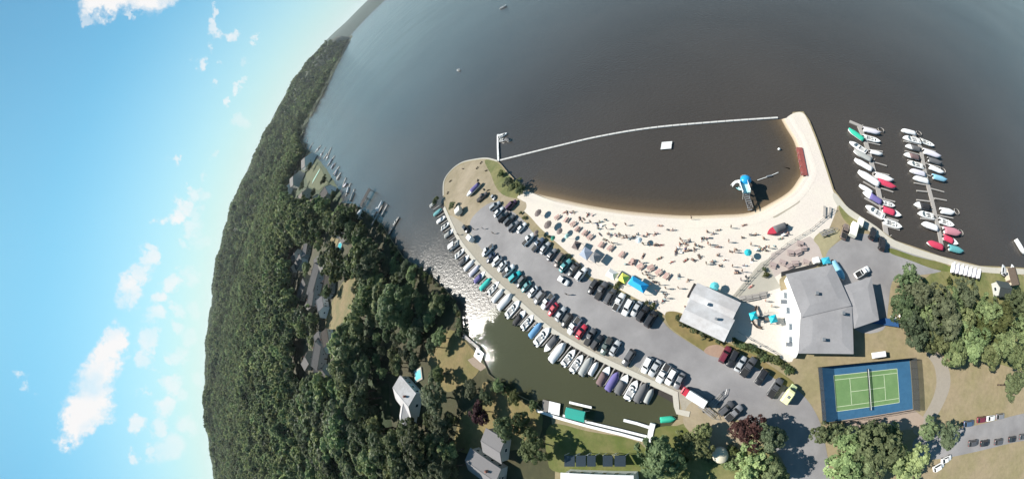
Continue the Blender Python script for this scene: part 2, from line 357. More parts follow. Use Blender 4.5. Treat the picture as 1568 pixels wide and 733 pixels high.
def hill_z(P):
    P = np.asarray(P, float); d = shore_dist(P); r = np.hypot(*P.T); az = np.degrees(np.arctan2(P[:, 1], P[:, 0])) % 360
    s = np.clip((d - np.clip(160 - .08 * (r - 600), 10, 160)) / np.clip(1150 - .5 * np.clip(r - 1200, 0, 3000), 140, 1150), 0, 1); s = s * s * (3 - 2 * s)
    top = 58 + .020 * np.clip(r - 1400, 0, 3500) + 9 * np.sin(az * .31 + 1) + 6 * np.sin(az * .83) + 4 * np.sin(az * 2.1 + 2) + 8 * np.sin(r * .0021)
    s2 = np.clip((d - 170) / 400, 0, 1)
    fade = np.clip((226 - az) / 24, 0, 1)
    z = .4 + 6 * s2 + top * s
    z = .4 + (z - .4) * fade
    return np.where(d < 0, np.maximum(-4, d * .2), np.where(d < 4, np.minimum(z, d * .12), z))
azs = np.radians(np.arange(126, 228.1, .45)); rs = np.concatenate([np.arange(150, 700, 14), np.geomspace(700, 9000, 62)])
gp = np.array([(r * math.cos(a), r * math.sin(a)) for r in rs for a in azs]); gz = hill_z(gp)
na = len(azs)
fs = [(i * na + j, i * na + j + 1, (i + 1) * na + j + 1, (i + 1) * na + j) for i in range(len(rs) - 1) for j in range(na - 1)]
hm = bpy.data.meshes.new('hillside'); hm.from_pydata([(p[0], p[1], z) for p, z in zip(gp, gz)], [], fs); hm.update()
for p in hm.polygons: p.use_smooth = True
tag(link('hillside', hm, M_hill), kind='structure')
# far shore across the lake
pr = []; rr = random.Random(3)
for k in range(80):
    a = math.radians(40 + k * 1.6); hgt = 90 + 150 * min(1, max(0, (k - 50) / 14)) + 14 * math.sin(k * .5) + 8 * math.sin(k * 1.3 + 1) + rr.uniform(-4, 4)
    pr.append([(7600 * math.cos(a), 7600 * math.sin(a), -2), (7900 * math.cos(a), 7900 * math.sin(a), hgt * .55), (8500 * math.cos(a), 8500 * math.sin(a), hgt), (9800 * math.cos(a), 9800 * math.sin(a), 10)])
v_ = [p for r_ in pr for p in r_]; f_ = [(i * 4 + j, i * 4 + j + 1, (i + 1) * 4 + j + 1, (i + 1) * 4 + j) for i in range(79) for j in range(3)]
tag(MB().add(v_, f_).build('far_hills', M_farhill, smooth=True), kind='structure')

bank = [(540, 312), (560, 325), (585, 345), (602, 372), (618, 395), (640, 410), (662, 425), (690, 452), (704, 478), (706, 505), (722, 528), (740, 552), (748, 572), (770, 590), (795, 606), (820, 618), (845, 640), (900, 652), (960, 666), (1000, 678), (1020, 660), (1038, 640), (1040, 622), (1036, 606)]
quay = [(1000, 590), (960, 571), (920, 552), (880, 531), (850, 513), (830, 498), (800, 472), (770, 446), (745, 423), (722, 397), (704, 372), (688, 342), (681, 322)]
pen = [(679, 300), (680, 278), (690, 262), (706, 250), (725, 245), (745, 243), (762, 247), (776, 262), (790, 277), (803, 290)]
beach = [(803, 291), (820, 299), (850, 306), (900, 317), (950, 325), (1000, 330), (1050, 333), (1100, 332), (1150, 328), (1190, 309), (1212, 294), (1224, 278), (1232, 262), (1226, 240), (1218, 216), (1206, 196), (1199, 183)]
spit = [(1214, 172), (1230, 171), (1240, 185), (1252, 215), (1264, 250), (1277, 290), (1298, 318), (1340, 346), (1370, 368), (1440, 392), (1500, 407), (1568, 410)]
beach_s = spline(beach, 5)
bw = [G(x, y, 0) for x, y in beach_s]
def offset(pts, d):
    out_ = []
    for i in range(len(pts)):
        a = pts[max(i - 1, 0)]; b = pts[min(i + 1, len(pts) - 1)]; t = (b - a); t.z = 0; t.normalize()
        out_.append(pts[i] + Vector((-t.y, t.x, 0)) * d)
    return out_
gl = [G(x, y) for x, y in bank + quay] + [G(x, y) for x, y in spline(pen, 4)] + offset(bw, -2.2)[1:-1] + [G(x, y) for x, y in spit]
gl += [Vector(p) for p in ((300, 100, 0), (600, 60, 0), (6000, -300, 0), (6000, -6000, 0), (-6000, -6000, 0), (-6000, 140, 0))]
ground = tag(link('ground', flat_mesh('ground', gl, LZ, 2.5), M_tan), kind='structure')

# sloping sand at the water's edge, and the shallows over it
def attr_strip(name, base, rows, m):
    n = len(base); vs = []; cols = []
    for off, z, c in rows:
        for p in offset(base, off): vs.append((p.x, p.y, z)); cols.append(c)
    fs = [(i * n + j, (i + 1) * n + j, (i + 1) * n + j + 1, i * n + j + 1) for i in range(len(rows) - 1) for j in range(n - 1)]
    me = bpy.data.meshes.new(name); me.from_pydata(vs, [], fs); me.update()
    ca = me.color_attributes.new('depth_tint', 'FLOAT_COLOR', 'POINT')
    for i, c in enumerate(cols): ca.data[i].color = c
    for p in me.polygons: p.use_smooth = True
    return tag(link(name, me, m), kind='structure')
ms = M_sand.copy(); ms.name = 'wet_sand'; t = ms.node_tree
a = nd(t, 'ShaderNodeAttribute'); a.attribute_name = 'depth_tint'; b = t.nodes['Principled BSDF']
mx = nd(t, 'ShaderNodeMix', data_type='RGBA', blend_type='MULTIPLY'); mx.inputs[0].default_value = 1
prev = b.inputs['Base Color'].links[0].from_socket; t.links.new(prev, mx.inputs[6]); t.links.new(a.outputs['Color'], mx.inputs[7]); t.links.new(mx.outputs[2], b.inputs['Base Color'])
W1 = (1, 1, 1, 1)
attr_strip('beach_edge', bw, [(-4.0, LZ + .035, W1), (-2.0, LZ + .03, W1), (-.9, LZ - .22, (.97, .94, .9, 1)), (-.1, .2, (.86, .78, .66, 1)), (.8, -.03, (.55, .46, .36, 1)), (3, -.5, (.4, .32, .24, 1))], ms)
attr_strip('shallow_water', bw, [(.1, .012, (.20, .15, .095, 1)), (1.2, .02, (.14, .10, .060, 1)), (3.0, .02, (.085, .064, .043, 1)), (6.5, .02, (.060, .050, .040, 1)), (12, .016, LAKE)], M_shal)

# ------------------------------------------------------------------ ground cover sheets
sheet('beach', [(800, 300), (806, 293), (850, 309), (900, 320), (950, 328), (1000, 333), (1050, 336), (1100, 335), (1152, 331), (1192, 312), (1214, 297), (1228, 280), (1236, 262), (1228, 238), (1220, 214), (1208, 195), (1203, 183), (1215, 174), (1229, 173), (1238, 187), (1250, 216), (1262, 251), (1275, 291), (1283, 312), (1272, 345), (1262, 372), (1262, 400),
      (1200, 420), (1197, 450), (1222, 500), (1216, 548), (1200, 552), (1150, 528), (1125, 522), (1085, 530), (1040, 500), (1025, 488), (1006, 474), (965, 452), (925, 430), (905, 424), (888, 404), (855, 374), (828, 350), (812, 332), (798, 318)], LZ + .012, M_sand, smooth=3)
sheet('point', [(684, 318), (681, 298), (682, 278), (692, 263), (707, 252), (726, 246.5), (746, 245), (762, 250), (772, 264), (785, 282), (800, 300), (806, 318), (790, 330), (760, 330), (735, 340), (712, 350), (700, 345)], LZ + .016, M_dirt)
sheet('point_grass', [(742, 246), (760, 248), (775, 264), (790, 280), (800, 292), (797, 303), (783, 303), (768, 297), (758, 284), (752, 268)], LZ + .024, M_green)
sheet('gravel_strip', [(690, 330), (712, 345), (735, 372), (760, 400), (795, 434), (830, 462), (865, 492), (905, 518), (955, 546), (1005, 570), (1045, 588), (1075, 606), (1100, 622), (1090, 640), (1050, 638), (1036, 604), (1000, 588), (960, 569), (920, 550), (880, 529), (850, 511), (800, 470), (745, 421), (704, 370), (688, 340)], LZ + .020, M_gravel)
sheet('parking_lot', [(724, 332), (752, 310), (772, 316), (800, 336), (818, 358), (850, 384), (880, 406), (905, 430), (945, 449), (985, 468), (1010, 486), (1026, 504), (1060, 527), (1085, 540), (1110, 540), (1128, 540), (1160, 560), (1195, 580), (1225, 600), (1248, 630), (1262, 670), (1268, 745), (1218, 745), (1196, 700), (1160, 660), (1125, 640), (1090, 617), (1060, 599), (1040, 592), (1000, 574), (950, 549), (900, 521), (860, 495), (825, 466), (790, 437), (760, 409), (737, 381), (720, 354)], LZ + .028, M_asph, smooth=4)
sheet('median_bed', [(1020, 478), (1045, 480), (1085, 505), (1115, 525), (1150, 540), (1180, 560), (1215, 585), (1205, 592), (1175, 572), (1145, 556), (1118, 541), (1092, 545), (1062, 527), (1035, 508), (1022, 495)], LZ + .036, M_dry)
sheet('red_bed', [(1085, 530), (1100, 528), (1112, 536), (1106, 547), (1090, 545), (1078, 538)], LZ + .042, mat('reddish_mulch', rgb(190, 160, 140, .6), .95, .15, 1.0))
sheet('playground_edge_grass', [(1128, 520), (1150, 528), (1185, 542), (1215, 562), (1218, 568), (1196, 562), (1160, 545), (1130, 532)], LZ + .048, M_green)
sheet('patio', [(1181, 388), (1240, 362), (1254, 372), (1262, 398), (1200, 416), (1186, 424), (1178, 408)], LZ + .030, M_patio, smooth=1)
sheet('side_terrace', [(1120, 455), (1165, 402), (1178, 396), (1186, 424), (1196, 440), (1150, 455)], LZ + .026, mat('grey_terrace', rgb(206, 200, 186, .6), .9, .06, 1.0), smooth=1)  # terrace with grey paving of its own
sheet('yard_asphalt', [(1262, 400), (1268, 384), (1290, 366), (1312, 358), (1345, 362), (1385, 380), (1430, 400), (1440, 416), (1385, 424), (1366, 432), (1360, 470), (1352, 505), (1310, 505), (1290, 450)], LZ + .024, M_asph)
sheet('yard_grass', [(1246, 366), (1262, 352), (1280, 352), (1288, 362), (1268, 384), (1262, 398), (1254, 378)], LZ + .034, mat('olive_grass', rgb(196, 186, 148, .55), .95, .15, 1.0))
sheet('shore_path', [(1279, 296), (1300, 319), (1342, 347), (1372, 369), (1442, 393), (1502, 408), (1568, 412), (1568, 420), (1498, 416), (1438, 401), (1366, 378), (1334, 356), (1292, 326), (1276, 304)], LZ + .030, M_conc)
sheet('shore_grass', [(1284, 314), (1300, 330), (1322, 345), (1312, 352), (1292, 336)], LZ + .036, M_green)
sheet('bank_grass', [(1364, 380), (1400, 392), (1448, 405), (1458, 416), (1430, 412), (1392, 398), (1364, 388)], LZ + .036, M_lawn)
sheet('right_lawn', [(1440, 410), (1500, 418), (1568, 424), (1590, 560), (1540, 560), (1500, 545), (1440, 530), (1400, 505), (1380, 470)], LZ + .020, M_green)
sheet('gravel_path', [(1398, 660), (1414, 636), (1428, 610), (1434, 585), (1430, 560), (1418, 540), (1436, 540), (1452, 562), (1455, 590), (1444, 620), (1428, 648), (1416, 668)], LZ + .022, mat('path_gravel', rgb(190, 180, 166, .58), .95, .08, 1.0))
sheet('overflow_parking', [(1400, 672), (1440, 660), (1490, 652), (1570, 632), (1640, 620), (1640, 672), (1570, 674), (1500, 690), (1440, 702), (1405, 700)], LZ + .026, M_asph)
sheet('court_apron', [(1292, 640), (1398, 626), (1416, 640), (1410, 656), (1300, 664)], LZ + .030, mat('pink_apron', rgb(200, 180, 164, .58), .95, .08, 1.0), smooth=1)
# left bank
sheet('wood_floor', [(540, 312.5), (560, 325.5), (585, 345.5), (602, 372.5), (618, 395.5), (640, 410.5), (662, 425.5), (690, 452.5), (703.7, 478), (705.7, 505), (721.7, 528), (739.7, 552), (747.7, 572), (769.7, 590.3), (794.7, 606.3), (819.7, 618.3), (844.5, 640.5), (850, 700), (850, 760), (420, 760), (420, 300)], LZ + .010, M_floor, smooth=1)
sheet('bank_lawn', [(660, 520), (690, 505), (712, 522), (735, 552), (728, 575), (705, 590), (685, 600), (668, 580), (655, 550)], LZ + .030, M_dry)
sheet('yard_lawn', [(740, 585), (760, 592), (800, 615), (830, 632), (820, 680), (770, 690), (700, 690), (705, 640), (735, 610)], LZ + .026, M_dry)
sheet('dry_clearing', [(497, 508), (505, 470), (520, 440), (532, 425), (545, 430), (540, 470), (530, 500), (510, 520)], LZ + .030, M_dry)
sheet('house_lawn', [(842, 650), (900, 660), (965, 672), (990, 690), (985, 722), (860, 724), (838, 700)], LZ + .030, M_lawn)
sheet('corner_lawn', [(1000, 660), (1020, 652), (1050, 655), (1055, 675), (1030, 690), (1005, 688)], LZ + .034, M_lawn)
sheet('wooded_yard', [(985, 690), (1040, 650), (1090, 650), (1140, 670), (1190, 700), (1210, 760), (980, 760)], LZ + .022, M_green)
sheet('corner_dirt', [(1060, 615), (1092, 626), (1120, 645), (1150, 668), (1130, 700), (1090, 690), (1055, 660), (1046, 640)], LZ + .026, M_dirt)
# ------------------------------------------------------------------ trees
def leaf_mat(name, c1, c2, objvar=.34):
    m = bpy.data.materials.new(name); m.use_nodes = True; t = m.node_tree; b = t.nodes['Principled BSDF']
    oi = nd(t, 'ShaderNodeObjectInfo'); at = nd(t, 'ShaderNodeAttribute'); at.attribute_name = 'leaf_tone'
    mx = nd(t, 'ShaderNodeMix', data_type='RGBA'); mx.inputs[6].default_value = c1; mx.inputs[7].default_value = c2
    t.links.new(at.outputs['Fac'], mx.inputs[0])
    r = nd(t, 'ShaderNodeMapRange'); r.inputs[3].default_value = 1 - objvar; r.inputs[4].default_value = 1 + objvar; t.links.new(oi.outputs['Random'], r.inputs[0])
    r2 = nd(t, 'ShaderNodeMath', operation='MULTIPLY'); r2.inputs[1].default_value = 7.31; t.links.new(oi.outputs['Random'], r2.inputs[0])
    fr = nd(t, 'ShaderNodeMath', operation='FRACT'); t.links.new(r2.outputs[0], fr.inputs[0])
    rh = nd(t, 'ShaderNodeMapRange'); rh.inputs[3].default_value = .478; rh.inputs[4].default_value = .53; t.links.new(fr.outputs[0], rh.inputs[0])
    h = nd(t, 'ShaderNodeHueSaturation'); h.inputs['Saturation'].default_value = .86; t.links.new(mx.outputs[2], h.inputs['Color']); t.links.new(r.outputs[0], h.inputs['Value']); t.links.new(rh.outputs[0], h.inputs['Hue'])
    gp_ = nd(t, 'ShaderNodeNewGeometry'); nz = nd(t, 'ShaderNodeTexNoise'); nz.inputs['Scale'].default_value = .012; nz.inputs['Detail'].default_value = 4; t.links.new(gp_.outputs['Position'], nz.inputs['Vector'])
    rz_ = nd(t, 'ShaderNodeMapRange'); rz_.inputs[1].default_value = .3; rz_.inputs[2].default_value = .7; rz_.inputs[3].default_value = .6; rz_.inputs[4].default_value = 1.4; t.links.new(nz.outputs[0], rz_.inputs[0])
    h2 = nd(t, 'ShaderNodeHueSaturation'); t.links.new(h.outputs[0], h2.inputs['Color']); t.links.new(rz_.outputs[0], h2.inputs['Value']); h = h2
    t.links.new(h.outputs[0], b.inputs['Base Color']); b.inputs['Roughness'].default_value = .6; b.inputs['Specular IOR Level'].default_value = .08
    tr = nd(t, 'ShaderNodeBsdfTranslucent'); t.links.new(h.outputs[0], tr.inputs['Color'])
    ms_ = nd(t, 'ShaderNodeMixShader'); ms_.inputs[0].default_value = .45
    o = t.nodes['Material Output']; t.links.new(b.outputs[0], ms_.inputs[1]); t.links.new(tr.outputs[0], ms_.inputs[2]); t.links.new(ms_.outputs[0], o.inputs['Surface'])
    return m
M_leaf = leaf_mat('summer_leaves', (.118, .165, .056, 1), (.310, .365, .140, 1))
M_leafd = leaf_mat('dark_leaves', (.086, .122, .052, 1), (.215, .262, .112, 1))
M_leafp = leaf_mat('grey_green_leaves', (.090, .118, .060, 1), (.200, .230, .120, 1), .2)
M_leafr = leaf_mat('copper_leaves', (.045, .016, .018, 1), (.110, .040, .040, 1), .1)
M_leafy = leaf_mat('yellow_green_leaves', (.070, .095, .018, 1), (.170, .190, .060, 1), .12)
M_bark = mat('bark', (.085, .065, .048, 1), .95, .25, 3.0)

def crown_mesh(name, seed, clumps, per, leaf, squash=.8):
    """crown of unit radius: clumps of small leaf faces through its outer volume, gaps between them"""
    r = np.random.RandomState(seed); V = []; F = []; T = []
    subs = []
    for _ in range(9):
        q = r.normal(size=3); q /= np.linalg.norm(q); q[2] = q[2] * .8 + .12; subs.append((q * r.uniform(.35, .72), r.uniform(.28, .52), r.normal() * .16))
    subs.append((np.zeros(3), .5, -.15))
    for c in range(clumps):
        d = r.normal(size=3); d[2] = abs(d[2]) * 1.0 - .35 if r.rand() < .8 else d[2]; d /= np.linalg.norm(d)
        s0, sr, stn = subs[r.randint(len(subs))]
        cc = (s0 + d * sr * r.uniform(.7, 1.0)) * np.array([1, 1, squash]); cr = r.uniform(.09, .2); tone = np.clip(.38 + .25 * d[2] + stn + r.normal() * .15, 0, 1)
        for k in range(per):
            q = r.normal(size=3); q /= np.linalg.norm(q)
            if q @ d < -.35: q = -q
            p = cc + q * cr * r.uniform(.55, 1.1) * np.array([1, 1, .8])
            nrm = q * .7 + d * .4 + r.normal(size=3) * .45 + np.array([0, 0, .35]); nrm /= np.linalg.norm(nrm)
            u = np.cross(nrm, r.normal(size=3)); u /= np.linalg.norm(u); v = np.cross(nrm, u); s = leaf * r.uniform(.6, 1.25)
            b0 = len(V); V += [p - u * s, p - v * s * .6 + nrm * s * .15, p + u * s, p + v * s * .6 - nrm * s * .1]
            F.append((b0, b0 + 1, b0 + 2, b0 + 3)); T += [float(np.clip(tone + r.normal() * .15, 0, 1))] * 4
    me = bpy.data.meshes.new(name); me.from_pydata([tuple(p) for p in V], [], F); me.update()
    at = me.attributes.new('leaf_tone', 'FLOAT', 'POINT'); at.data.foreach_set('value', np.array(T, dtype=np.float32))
    return me
def trunk_mesh(name, seed):
    """unit-height trunk with limbs; crown centre lies at 0.62"""
    r = random.Random(seed); m = MB(); p = Vector((0, 0, -.02)); d = Vector((r.uniform(-.06, .06), r.uniform(-.06, .06), 1)); w_ = .030
    for k in range(4):
        q = p + d * .14; m.tube(p, q, w_, w_ * .82, 7); p = q; w_ *= .82
        d = (d + Vector((r.uniform(-.12, .12), r.uniform(-.12, .12), 0)))
        if k >= 1:
            for j in range(2):
                a = r.uniform(0, 6.3); e = p + Vector((math.cos(a) * .22, math.sin(a) * .22, r.uniform(.12, .24))); m.tube(p, e, w_ * .6, w_ * .2, 5)
    return m.mesh(name, True)
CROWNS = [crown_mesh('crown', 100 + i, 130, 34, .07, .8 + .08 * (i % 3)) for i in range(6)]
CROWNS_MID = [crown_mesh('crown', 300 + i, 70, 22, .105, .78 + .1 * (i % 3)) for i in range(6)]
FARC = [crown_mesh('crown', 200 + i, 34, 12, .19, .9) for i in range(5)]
TRUNKS = [trunk_mesh('trunk', 40 + i) for i in range(4)]
def ground_z(x, y):
    return max(LZ, float(hill_z([(x, y)])[0])) if x < -150 else LZ
def tree_at(x, y, ht, cr, m, label, group=None, name='leafy_tree', seed=0, mid=False):
    z = ground_z(x, y); r = random.Random(seed * 7 + 3)
    t = empty(name, (x, y, z), r.uniform(0, 6.28)); tag(t, label, 'tree', group)
    link('trunk', TRUNKS[seed % 4], M_bark, t, sc=(ht, ht, ht))
    cs = CROWNS_MID if mid else CROWNS
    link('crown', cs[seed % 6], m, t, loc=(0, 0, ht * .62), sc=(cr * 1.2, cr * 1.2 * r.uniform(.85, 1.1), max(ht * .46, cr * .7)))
    return t
def crown_tree(px, py, ht, cr, m, label, **kw):
    p = G(px, py, ht * .66)
    return tree_at(p.x, p.y, ht, cr, m, label, **kw)
def to_px(x, y, z):
    r = math.hypot(x, y); th = math.atan2(r, CAM_H - z); k = 790 * math.tan(th / 2); return NAX + x / r * k, NAY - y / r * k
FOREST = [(560, -30), (542, 52), (505, 118), (478, 172), (462, 205), (452, 232), (432, 262), (440, 300), (470, 318), (500, 312), (535, 328), (548, 352), (580, 372), (608, 396), (640, 416), (668, 440), (690, 470), (698, 498), (668, 506), (655, 528), (660, 560), (690, 590), (700, 625), (695, 665), (690, 700), (690, 760), (250, 760), (250, 300), (400, 0)]
CLEAR = [[(430, 240), (470, 232), (500, 262), (515, 300), (480, 316), (440, 304)],      # waterside houses
         [(498, 515), (497, 480), (512, 440), (530, 422), (546, 428), (545, 470), (530, 512), (512, 525)],
         [(440, 375), (478, 368), (505, 405), (514, 440), (500, 478), (470, 486), (446, 440)],
         [(462, 515), (502, 508), (516, 535), (504, 585), (468, 578)],
         [(588, 588), (625, 566), (652, 562), (660, 600), (655, 640), (622, 648), (595, 628)],
         [(500, 358), (545, 355), (548, 395), (512, 402)],
         [(395, 300), (405, 292), (412, 305), (402, 312)]]
pts = []
g = np.random.RandomState(8)
# near wood: jittered grid in plan
def try_pts(xs):
    o = []
    for x, y, s in xs:
        d = float(shore_dist([(x, y)])[0]) if x < -330 else 5.0
        if d < 3: continue
        z = ground_z(x, y); ht = s * g.uniform(.9, 1.25)
        a, b = to_px(x, y, z + ht * .66)
        if not inside((a, b), FOREST): continue
        a0, b0 = to_px(x, y, z)
        if any(inside((a, b), c) or inside((a0, b0), c) for c in CLEAR): continue
        if a0 > 600 and b0 < 520:
            if b0 < 370 + (a0 - 602) * 1.05 + 12: continue
            if b0 < 370 + (a0 - 602) * 1.05 + 62: ht = min(ht, 6.2)
        if a0 > 585 and 480 < b0 < 650: ht = min(ht, 7.5)
        o.append((x, y, z, ht))
    return o
near = []
for i in range(-46, 0):
    for j in range(-22, 40):
        x, y = i * 8.6 + g.uniform(-3.6, 3.6), j * 8.6 + g.uniform(-3.6, 3.6)
        r = math.hypot(x, y)
        if 100 < r < 400: near.append((x, y, g.uniform(9, 18)))
near = try_pts(near)
near.sort(key=lambda p: math.hypot(p[0], p[1]))
LMK = [(620, 600, 'around the pale roofed house with the pool'), (520, 470, 'around the dry clearing'), (480, 425, 'around the long dark grey roof'), (487, 545, 'around the dark roof below the clearing'), (660, 470, 'on the bank by the glittering water'),
       (560, 390, 'behind the three lake docks'), (660, 540, 'above the dry bank lawn'), (560, 660, 'in the darkest lower part'), (640, 700, 'towards the grey roofed channel house'), (560, 560, 'in the middle of the wood'), (450, 330, 'below the lake lawn houses'), (430, 600, 'on the lower slope'), (400, 480, 'on the middle slope')]
for k, (x, y, z, ht) in enumerate(near[:290]):
    m = (M_leaf, M_leafd, M_leaf, M_leaf, M_leafd, M_leafp)[g.randint(6)]
    a, b = to_px(x, y, z + ht * .6)
    lm = min(LMK, key=lambda q: (q[0] - a) ** 2 + (q[1] - b) ** 2)[2]
    tone = {M_leaf: 'mid green', M_leafd: 'dark green', M_leafp: 'grey green'}[m]; size = 'tall' if ht > 15 else 'small' if ht < 12 else 'middling'
    tree_at(x, y, ht, ht * g.uniform(.36, .50) * (1.5 if ht < 6.5 else 1), m, f'{size} {tone} tree of the dense wood, {lm}', group='trees of the dense wood', seed=k, mid=k > 90)
rest = [(x, y, z, ht) for x, y, z, ht in near[290:]]
far = []
A = np.radians(np.arange(126, 226, .1))
n_try = 42000
az = g.uniform(math.radians(127), math.radians(222), n_try); rr_ = np.sqrt(g.uniform(0, 1, n_try) * (1500 ** 2 - 380 ** 2) + 380 ** 2)
P = np.stack([rr_ * np.cos(az), rr_ * np.sin(az)], 1)
az2 = g.uniform(math.radians(127), math.radians(208), 26000); r2_ = g.uniform(1500, 4200, 26000)
P = np.concatenate([P, np.stack([r2_ * np.cos(az2), r2_ * np.sin(az2)], 1)])
d_ = shore_dist(P); z_ = hill_z(P); ok = d_ > 6
P, z_ = P[ok], z_[ok]
fp = [(p[0], p[1], z) for p, z in zip(P, z_)]; fsz = [float(s) for s in g.uniform(.42, 1.0, len(fp)) ** 1.5 * 25.0 * np.where(np.hypot(*P.T) > 1500, 1.35, 1.0)]
keep = []
for (x, y, z), s in zip(fp, fsz):
    if math.hypot(x, y) < 900:
        a, b = to_px(x, y, z + s * .5)
        if any(inside((a, b), c) for c in CLEAR): continue
    keep.append((x, y, z, s))
keep += [(x, y, z, ht) for x, y, z, ht in rest]
fm = bpy.data.meshes.new('forest'); fm.from_pydata([(x, y, z) for x, y, z, s in keep], [], []); fm.update()
at = fm.attributes.new('tree_size', 'FLOAT', 'POINT'); at.data.foreach_set('value', np.array([s for *_, s in keep], dtype=np.float32))
fo = link('forest', fm); tag(fo, 'dense green wood covering the hillside up to the skyline', 'forest', kind='stuff')
pc = bpy.data.collections.new('forest_tree_kinds')
for i, me in enumerate(FARC):
    for j, m in enumerate((M_leaf, M_leafd)):
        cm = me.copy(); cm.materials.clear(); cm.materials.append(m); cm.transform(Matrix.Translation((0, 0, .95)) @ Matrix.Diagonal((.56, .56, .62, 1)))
        o = bpy.data.objects.new('forest_tree', cm); pc.objects.link(o)
ng = bpy.data.node_groups.new('scatter_trees', 'GeometryNodeTree')
ng.interface.new_socket('Geometry', in_out='INPUT', socket_type='NodeSocketGeometry'); ng.interface.new_socket('Geometry', in_out='OUTPUT', socket_type='NodeSocketGeometry')
gi = ng.nodes.new('NodeGroupInput'); go = ng.nodes.new('NodeGroupOutput'); ip = ng.nodes.new('GeometryNodeInstanceOnPoints')
ci = ng.nodes.new('GeometryNodeCollectionInfo'); ci.inputs['Collection'].default_value = pc; ci.inputs['Separate Children'].default_value = True; ci.inputs['Reset Children'].default_value = True
ip.inputs['Pick Instance'].default_value = True
ri = ng.nodes.new('FunctionNodeRandomValue'); ri.data_type = 'INT'; ri.inputs[4].default_value = 0; ri.inputs[5].default_value = 9
rv = ng.nodes.new('FunctionNodeRandomValue'); rv.data_type = 'FLOAT_VECTOR'; rv.inputs[0].default_value = (0, 0, 0); rv.inputs[1].default_value = (0, 0, 6.28)
na_ = ng.nodes.new('GeometryNodeInputNamedAttribute'); na_.data_type = 'FLOAT'; na_.inputs['Name'].default_value = 'tree_size'
sc_ = ng.nodes.new('ShaderNodeMath'); sc_.operation = 'MULTIPLY'; sc_.inputs[1].default_value = .72
ng.links.new(gi.outputs[0], ip.inputs['Points']); ng.links.new(ci.outputs[0], ip.inputs['Instance']); ng.links.new(ri.outputs[2], ip.inputs['Instance Index'])
ng.links.new(rv.outputs[0], ip.inputs['Rotation']); ng.links.new(na_.outputs[0], sc_.inputs[0]); ng.links.new(sc_.outputs[0], ip.inputs['Scale']); ng.links.new(ip.outputs[0], go.inputs[0])
md = fo.modifiers.new('scatter', 'NODES'); md.node_group = ng

